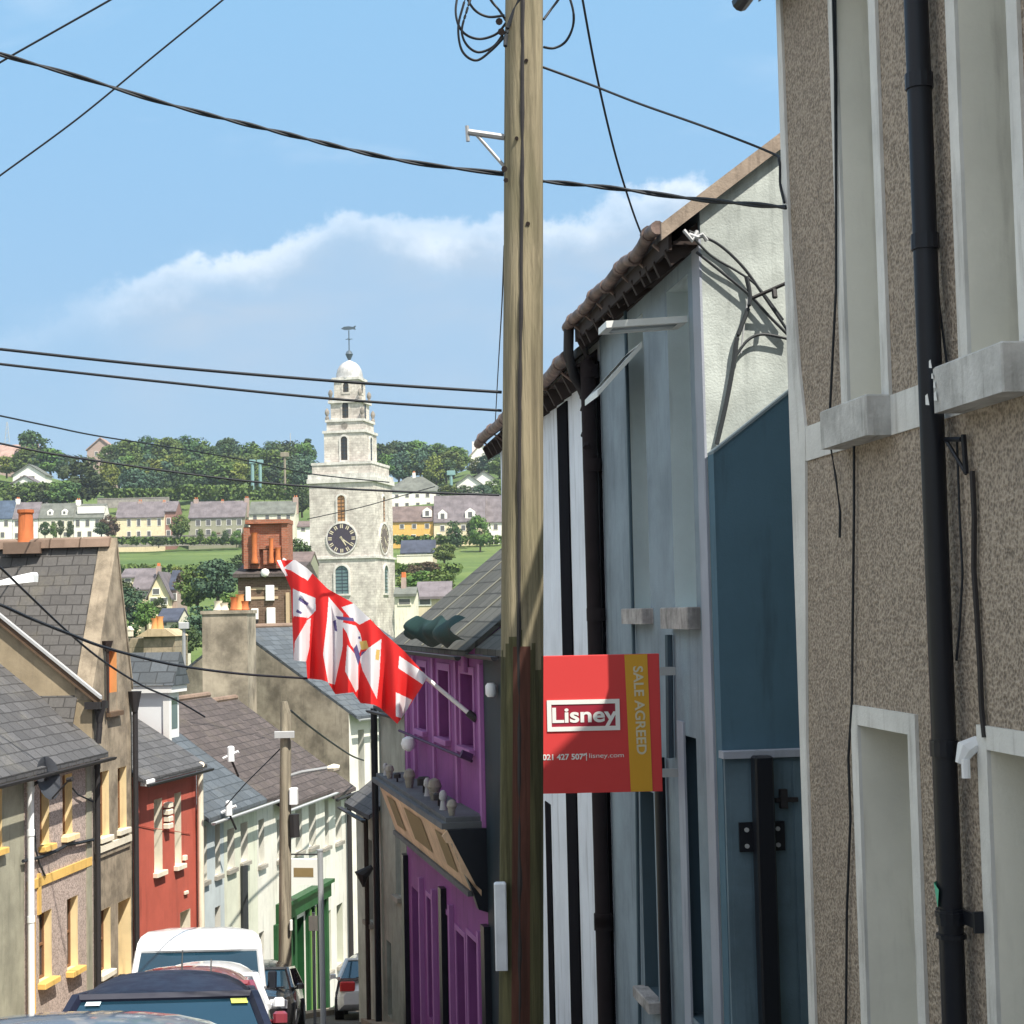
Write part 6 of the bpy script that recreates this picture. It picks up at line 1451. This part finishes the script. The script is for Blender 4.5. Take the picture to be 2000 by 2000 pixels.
fh('dark cottage between the brick chimney and the tower', 556, 606, 1080, 1098, 1160, 190, 'olive', 'brown', (575,), (1104, 1112))
# garden walls
def far_wall(label, u0, u1, vt, vb, D, m):
    b = MB(); p, q = at(u0, vt, D), at(u1, vb, D); b.box(p.x, q.x, D, D+.6, q.z-1, p.z); b.box(p.x, q.x, D-.1, D+.7, p.z, p.z+.2); tag(b.build('garden_wall', m), label, 'wall')
far_wall('long grey wall along the foot of the far terrace', 205, 490, 1050, 1056, 446, m_concrete)
far_wall('pale grey retaining wall above the cream terrace', 190, 330, 975, 983, 466, m_concrete)
far_wall('pale wall under the dark roofed bungalow', 775, 845, 1086, 1094, 325, HW['ivory'])
far_wall('grey retaining wall by the road at far left', 60, 112, 948, 956, 505, m_concrete)
tag(MB().quad(tuple(at(78, 962, 500)), tuple(at(60, 985, 470)), tuple(at(98, 985, 470)), tuple(at(110, 955, 505))).build('far_road', m_asphalt, fix=False), kind='structure')

# posts and masts on the hill
def post(label, u, vt, vb, D, r, m, head=None, nm='light_mast'):
    q = at(u, vt, D); q2 = at(u, vb, D); rt_ = thing(nm, label, 'mast', (q.x, D, q2.z)); b = MB(); b.tube([(q.x, D, q2.z-2), (q.x, D, q.z)], r, 6); b.build('post', m, rt_)
    if head:
        b = MB(); b.bev(q.x-head, q.x+head, D-.6, D+.6, q.z-.3, q.z+head*.8, .1); b.build('lamp_head', m, rt_)
    return rt_
m_tealp = mat('teal_post', (.2, .34, .34), .6, 'flat')
g_ = 'pair of teal masts left of the tower'
a_ = post('left one of the pair of teal masts left of the tower', 493, 903, 955, 470, .5, m_tealp, .9); b__ = post('right one of the pair of teal masts left of the tower', 508, 903, 955, 470, .5, m_tealp, .9)
post('wooden mast with pale top left of the church tower', 556, 890, 955, 470, .35, m_pole2, 1.2)
post('teal lamp column above the purple grey roof', 881, 926, 960, 500, .5, m_tealp, 1.3)
post('thin mast standing on the sky between the hill trees', 567, 846, 880, 620, .15, m_lead)
lm = thing('lattice_mast', 'thin lattice mast on the skyline at far left', 'mast', (at(14, 862, 620).x, 620, at(14, 862, 620).z))
b = MB(); q = at(14, 865, 620); q1 = at(14, 824, 620)
for s in (-1, 1): b.tube([(q.x+s*.9, 620, q.z), (q.x+s*.15, 620, q1.z)], .12, 4)
for i in range(5): z = q.z+(q1.z-q.z)*i/5; w = .9-.15*i; b.tube([(q.x-w, 620, z), (q.x+w, 620, z+1)], .08, 4)
b.build('lattice', m_lead, lm)

# ================================================================== TREES
def leafmat(nm, a, c_): return mat('leaf_'+nm, a, .75, 'leaf', c_, 0)
LM = [leafmat('dark', (.03, .06, .022), (.06, .1, .03)), leafmat('mid', (.055, .1, .022), (.11, .16, .035)), leafmat('light', (.11, .16, .025), (.17, .21, .045)), leafmat('bluegreen', (.035, .075, .045), (.065, .115, .06)), leafmat('copper', (.08, .06, .035), (.12, .09, .05))]
m_bark = mat('bark', (.1, .08, .06), .95, 'plain')
def make_tree(seed, m, shape='round', n_cl=44, per=42, leaf=.38):
    rnd = random.Random(seed); root = thing('broadleaf_tree' if shape != 'cone' else 'conifer_tree', 'x', 'tree', (0, 0, -50))
    b = MB(); cls = []
    for i in range(n_cl):
        if shape == 'cone':
            t = rnd.random()**.8; rr = 2.3*(1-t)+.25; a = rnd.random()*6.283; cls.append((rr*math.cos(a)*.75, rr*math.sin(a)*.75, 1.6+t*8.2, .9-.35*t))
        elif shape == 'column':
            t = rnd.random(); rr = 1.3*math.sin(math.pi*min(.95, t+.12)); a = rnd.random()*6.283; cls.append((rr*math.cos(a), rr*math.sin(a), 1.2+t*8.4, .8))
        else:
            while True:
                x, y, z = rnd.uniform(-1, 1), rnd.uniform(-1, 1), rnd.uniform(-1, 1); d = math.sqrt(x*x+y*y+z*z)
                if .45 < d < 1: break
            cls.append((x*3.6*(1 if z < 0 else 1-.15*z), y*3.6, 4.9+z*(3.9 if z > 0 else 4.3), rnd.uniform(.95, 1.6)))
    vs = []; fs = []
    for (x, y, z, s) in cls:
        for j in range(per):
            th, ph = rnd.random()*6.283, math.acos(rnd.uniform(-.75, 1)); r = s*rnd.uniform(.75, 1.12)
            c_ = Vector((x+r*math.sin(ph)*math.cos(th), y+r*math.sin(ph)*math.sin(th), z+r*.8*math.cos(ph)))
            n_ = (c_-Vector((x, y, z))).normalized()+Vector((rnd.uniform(-.7, .7), rnd.uniform(-.7, .7), rnd.uniform(-.3, .7))); n_.normalize()
            u_ = n_.cross(Vector((rnd.uniform(-1, 1), rnd.uniform(-1, 1), rnd.uniform(-1, 1)))).normalized(); w_ = n_.cross(u_); l = leaf*rnd.uniform(.7, 1.4); k = len(vs)
            vs += [tuple(c_+u_*l), tuple(c_+w_*l*.7), tuple(c_-u_*l), tuple(c_-w_*l*.7)]; fs.append((k, k+1, k+2, k+3))
    b.add(vs, fs); b.fr = ID
    root.location = (0, 0, 0)
    b.build('crown', m, root, fix=False)
    t = MB(); t.tube([(0, 0, -1), (.1, 0, 2), (0, .1, 5.5)], [.4, .3, .12], 7)
    for i in range(5): a = i*1.3; t.tube([(0, 0, 2.2+.4*i), (1.6*math.cos(a), 1.6*math.sin(a), 4.4+.4*i)], [.14, .05], 5)
    t.build('trunk', m_bark, root)
    return root
protos = {}
kinds = [('dark', LM[0], 'round'), ('mid', LM[1], 'round'), ('light', LM[2], 'round'), ('blue', LM[3], 'round'), ('copper', LM[4], 'round'), ('cone', LM[3], 'cone'), ('column', LM[0], 'column')]
for nm, m, sh in kinds: protos[nm] = [make_tree(hash_, m, sh) for hash_ in ((11, 12) if sh == 'round' else (13,))]
SAY = dict(dark='dark green rounded tree', mid='mid green leafy tree', light='light green leafy tree', blue='blue green bushy tree', copper='copper brown tree', cone='pointed conifer', column='slim dark columnar tree')
used = set(); tn = 0
def tree(kind, u, vbase, hpx, D, label=None, wide=1.0, group='trees on the far hillside'):
    global tn
    pl = protos[kind]; src = pl[tn % len(pl)]; tn += 1
    q = at(u, vbase, D); sc = hpx*D/FPX/9.6
    pos = (q.x, D, min(q.z, q.z))
    lab = label or SAY[kind]
    if id(src) not in used: used.add(id(src)); o = src; o.location = pos; o.rotation_euler = (0, 0, tn*1.7); o.scale = (sc*wide, sc*wide, sc)
    else: o = clone(src, pos, tn*1.7, (sc*wide, sc*wide, sc))
    o['label'] = lab; o['group'] = group
    return o
rnd = random.Random(5)
TREES = [ # kind, u, vbase, height px, D, label, wide
 ('dark', 66, 910, 72, 560, 'tall dark rounded tree alone on the left skyline', 1.0),
 ('dark', 158, 985, 98, 470, 'massive dark tree above the bright white house', 1.25),
 ('dark', 130, 988, 50, 462, 'low dark bush left of the massive dark tree', 1.3),
 ('light', 212, 962, 62, 490, 'yellow green tree right of the massive dark tree', 1.0),
 ('mid', 252, 918, 62, 560, 'bushy tree at the left end of the skyline wood beside the pinkish house', 1.1),
 ('dark', 285, 915, 66, 570, 'dark broad tree in the skyline wood right of the pinkish house', 1.1),
 ('mid', 325, 918, 68, 565, 'green tree in the middle of the skyline wood', 1.15),
 ('dark', 362, 915, 66, 575, 'highest dark tree at the right end of the skyline wood', 1.1),
 ('blue', 262, 968, 55, 500, 'blue green shrub tree above the long cream terrace', 1.2),
 ('blue', 300, 966, 50, 505, 'blue green tree right of the one above the cream terrace', 1.1),
 ('dark', 350, 970, 62, 500, 'shadowy tree above the olive terrace', 1.15),
 ('mid', 400, 958, 62, 520, 'olive green tree on the slope above the olive terrace', 1.2),
 ('dark', 443, 905, 52, 600, 'domed dark tree on the skyline left of the teal masts', 1.15),
 ('mid', 455, 950, 68, 530, 'green tree below the domed skyline tree', 1.15),
 ('cone', 495, 885, 22, 620, 'little pointed conifer on the skyline above the teal masts', 1.6),
 ('dark', 532, 900, 40, 600, 'dark tree on the skyline right of the teal masts', 1.4),
 ('cone', 602, 905, 46, 590, 'pointed tree on the skyline touching the left side of the tower', 1.6),
 ('mid', 530, 960, 50, 520, 'green tree behind the wooden mast', 1.3),
 ('blue', 575, 955, 60, 520, 'blue green tree just left of the tower', 1.2),
 ('dark', 590, 1005, 60, 455, 'dark tree in the gap between the cream house and the tower', .9),
 ('dark', 755, 925, 50, 560, 'dark tree touching the right side of the tower', 1.2),
 ('column', 770, 905, 36, 600, 'slim dark skyline tree nearest the tower on its right', 1.4),
 ('cone', 797, 905, 40, 600, 'tallest pointed conifer on the right skyline', 1.8),
 ('blue', 788, 938, 58, 550, 'blue green tree above the white hip roofed house', 1.15),
 ('dark', 822, 918, 46, 580, 'dark rounded tree on the skyline above the hip roof', 1.2),
 ('light', 852, 950, 60, 540, 'light green tree right of the hip roof', 1.1),
 ('mid', 885, 930, 52, 560, 'green tree behind the teal lamp column', 1.25),
 ('light', 900, 915, 40, 580, 'light green crown high on the right hill', 1.2),
 ('dark', 855, 910, 34, 600, 'low dark tree on the right skyline', 1.4),
 ('mid', 935, 928, 36, 565, 'green tree below the skyline gable on the right', 1.4),
 ('blue', 965, 930, 50, 560, 'blue green tree beside the near pole', 1.4),
 ('copper', 212, 1050, 46, 440, 'copper and grey tree between the white house and the cream terrace', 1.0),
 ('dark', 198, 1048, 30, 438, 'small dark bush at the corner of the bright white house', 1.2),
 ('mid', 353, 1050, 46, 440, 'rounded tree between the brown house and the olive terrace', 1.0),
 ('dark', 88, 1050, 32, 440, 'ivy bush left on the front of the dormered house', .8),
 ('mid', 105, 1052, 34, 440, 'ivy bush in the middle of the dormered house front', .5),
 ('dark', 118, 1050, 36, 440, 'ivy column between windows of the dormered house', .45),
 ('dark', 137, 1052, 36, 440, 'ivy bush right on the front of the dormered house', .5),
 ('dark', 310, 1068, 20, 425, 'single dark bush at the top of the green field', 1.4),
 ('mid', 392, 1058, 26, 436, 'creeper bush on the olive terrace beside its first window', .6),
 ('mid', 418, 1060, 24, 436, 'creeper bush on the olive terrace beside its second window', .6),
 ('dark', 440, 1062, 28, 436, 'creeper bush in the middle of the olive terrace front', .7),
 ('mid', 462, 1066, 32, 436, 'bushy creeper at the right end of the olive terrace', .8),
 ('dark', 888, 1072, 56, 415, 'dark tree standing against the pale yellow house', .75),
 ('mid', 938, 1075, 72, 405, 'tall olive tree between yellow house and near pole', .7),
 ('dark', 918, 1050, 36, 418, 'dark creeper on the right part of the yellow house', .6),
 ('mid', 868, 1100, 40, 330, 'round bush right of the bungalow', 1.4),
 ('copper', 810, 1128, 26, 290, 'brownish scrub bush below the bungalow', 2.0),
 ('copper', 840, 1118, 22, 295, 'tan scrub bush right of the brownish one', 2.2),
 ('mid', 822, 1160, 46, 230, 'green bush above the grey cottage roof', 2.0),
 ('light', 795, 1152, 34, 240, 'pale green bush beside the tower', 1.6),
 ('mid', 862, 1160, 50, 225, 'green bush left of the purple pub roof', 1.6),
 ('mid', 878, 985, 40, 478, 'green tree above the purple grey roof left of its lamp column', 1.3),
 ('dark', 905, 982, 36, 478, 'dark tree below the stepped white gables', 1.3),
 ('blue', 940, 984, 40, 476, 'blue green tree below the larger white gable', 1.3),
 ('mid', 968, 980, 46, 480, 'olive tree by the pole above the purple grey roof', 1.2),
 ('dark', 872, 940, 44, 540, 'shadowy tree left of the stepped white gables', 1.2),
 ('mid', 976, 935, 44, 530, 'leafy tree behind the larger white gable', 1.2),
 # valley trees, left
 ('blue', 425, 1180, 92, 235, 'big blue green tree below the green field left of the brick chimney', 1.15),
 ('mid', 385, 1190, 90, 240, 'olive tree right of the cream villa', .95),
 ('copper', 365, 1170, 60, 250, 'brownish green tree next to the villa gable', .9),
 ('blue', 255, 1225, 78, 215, 'dark blue green tree left of the villa drive', 1.1),
 ('dark', 238, 1190, 60, 240, 'dark tree at the edge of the big slate roof', 1.1),
 ('mid', 285, 1228, 56, 205, 'green tree in front of the cream villa', 1.0),
 ('dark', 310, 1205, 40, 235, 'small dark tree at the foot of the villa gable', .8),
 ('blue', 400, 1265, 84, 170, 'dark tree behind the weathered chimney', 1.1),
 ('dark', 360, 1285, 70, 160, 'dark tree behind the floodlight post', 1.2),
 ('mid', 450, 1225, 70, 200, 'tree right of the weathered chimney pots', 1.1),
 ('dark', 245, 1275, 60, 150, 'dark shrub tree behind the low stone building', 1.3),
 ('mid', 425, 1262, 40, 165, 'shrub behind the cream chimney pots', 1.5),
 ('light', 350, 1130, 24, 330, 'pale bush at the foot of the green field', 1.6),
 ('mid', 285, 1126, 24, 330, 'green bush at the lower left edge of the field', 1.8),
 ('dark', 470, 1120, 40, 300, 'dark bush against the left of the brick chimney', 1.4),
 ('dark', 585, 1120, 70, 200, 'dark tree between brick chimney and tower', 1.0),
]
for t in TREES: tree(*t[:5], label=t[5], wide=t[6])
# a band of ordinary hedge trees filling the slope, each described by where it stands
SP = [('left of the lone skyline tree', 0, 130), ('above the long cream terrace', 215, 340), ('above the olive terrace', 340, 480), ('behind the teal masts', 480, 600), ('right of the tower', 745, 860), ('high on the right hill', 860, 985)]
ORD = ['first', 'second', 'third', 'fourth', 'fifth', 'sixth', 'seventh', 'eighth', 'ninth']
adj = ['small', 'dense', 'loose', 'wide', 'low', 'pale topped', 'shaded', 'ragged', 'round', 'squat', 'feathery', 'bushy']
for (where, a, c_) in SP:
    n = int((c_-a)/7); labs = set()
    for i in range(n):
        u = a+(c_-a)*(i+.5)/n+rnd.uniform(-4, 4); row = i % 3
        vb = (915, 935, 955)[row]+rnd.uniform(-4, 4); D = (580, 550, 515)[row]
        if a == 0: vb = (905, 930, 990)[row]; D = (590, 540, 462)[row]
        if (a == 0 and row == 0) or (a == 745 and row == 2) or (a == 860 and (row or u > 903)): continue
        kd = rnd.choice(['dark', 'mid', 'mid', 'blue', 'light'] if row else ['dark', 'mid', 'blue'])
        hp = rnd.uniform(40, 60)
        tree(kd, u, vb, hp, D, label='%s, %s in the %s row %s' % (SAY[kd], ORD[i//3], ('highest', 'middle', 'lowest')[row], where), wide=rnd.uniform(1, 1.4))
for nm, pl in protos.items():
    for o in pl:
        if id(o) not in used:
            for ch in list(o.children): bpy.data.objects.remove(ch)
            bpy.data.objects.remove(o)
# hedges: one mass nobody could count
rnd = random.Random(9); b = MB(); vs = []; fs = []
def hedge(u0, u1, v, D, hh, n):
    for i in range(n):
        u = rnd.uniform(u0, u1); q = at(u, v, D); c_ = Vector((q.x, D+rnd.uniform(-2, 2), q.z+rnd.uniform(0, hh))); l = rnd.uniform(.3, .7)
        u_ = Vector((rnd.uniform(-1, 1), rnd.uniform(-1, 1), rnd.uniform(-1, 1))).normalized(); w_ = u_.cross(Vector((rnd.uniform(-1, 1), rnd.uniform(-1, 1), rnd.uniform(-1, 1)))).normalized(); k = len(vs)
        vs.extend([tuple(c_+u_*l), tuple(c_+w_*l), tuple(c_-u_*l), tuple(c_-w_*l)]); fs.append((k, k+1, k+2, k+3))
hedge(205, 345, 979, 470, 3.5, 1500); hedge(345, 600, 975, 470, 4, 1800); hedge(0, 130, 970, 480, 4, 900); hedge(210, 480, 1062, 440, 1.6, 1200); hedge(760, 980, 1062, 425, 2, 900); hedge(215, 480, 1128, 340, 2.5, 900); hedge(868, 940, 975, 500, 3, 400); hedge(760, 900, 1118, 312, 1.5, 700)
b.add(vs, fs); tag(b.build('hedge', LM[1], fix=False), 'ragged green hedges and scrub along the far gardens and field', 'hedge', kind='stuff')

# ------------------------------------------------------------------ summer haze filling the air over the valley
hz = MB(); hz.box(-900, 900, -70, 3400, -60, 110); ho = hz.build('haze', m_white); ho.data.materials.clear()
hm = bpy.data.materials.new('haze_air'); hm.use_nodes = True; nt = hm.node_tree; nt.nodes.clear()
pv = N(nt, 'ShaderNodeVolumePrincipled', Density=.00018, Anisotropy=.3); pv.inputs['Color'].default_value = (.82, .9, 1, 1)
om = N(nt, 'ShaderNodeOutputMaterial'); nt.links.new(pv.outputs[0], om.inputs['Volume']); ho.data.materials.append(hm); tag(ho, kind='stuff')
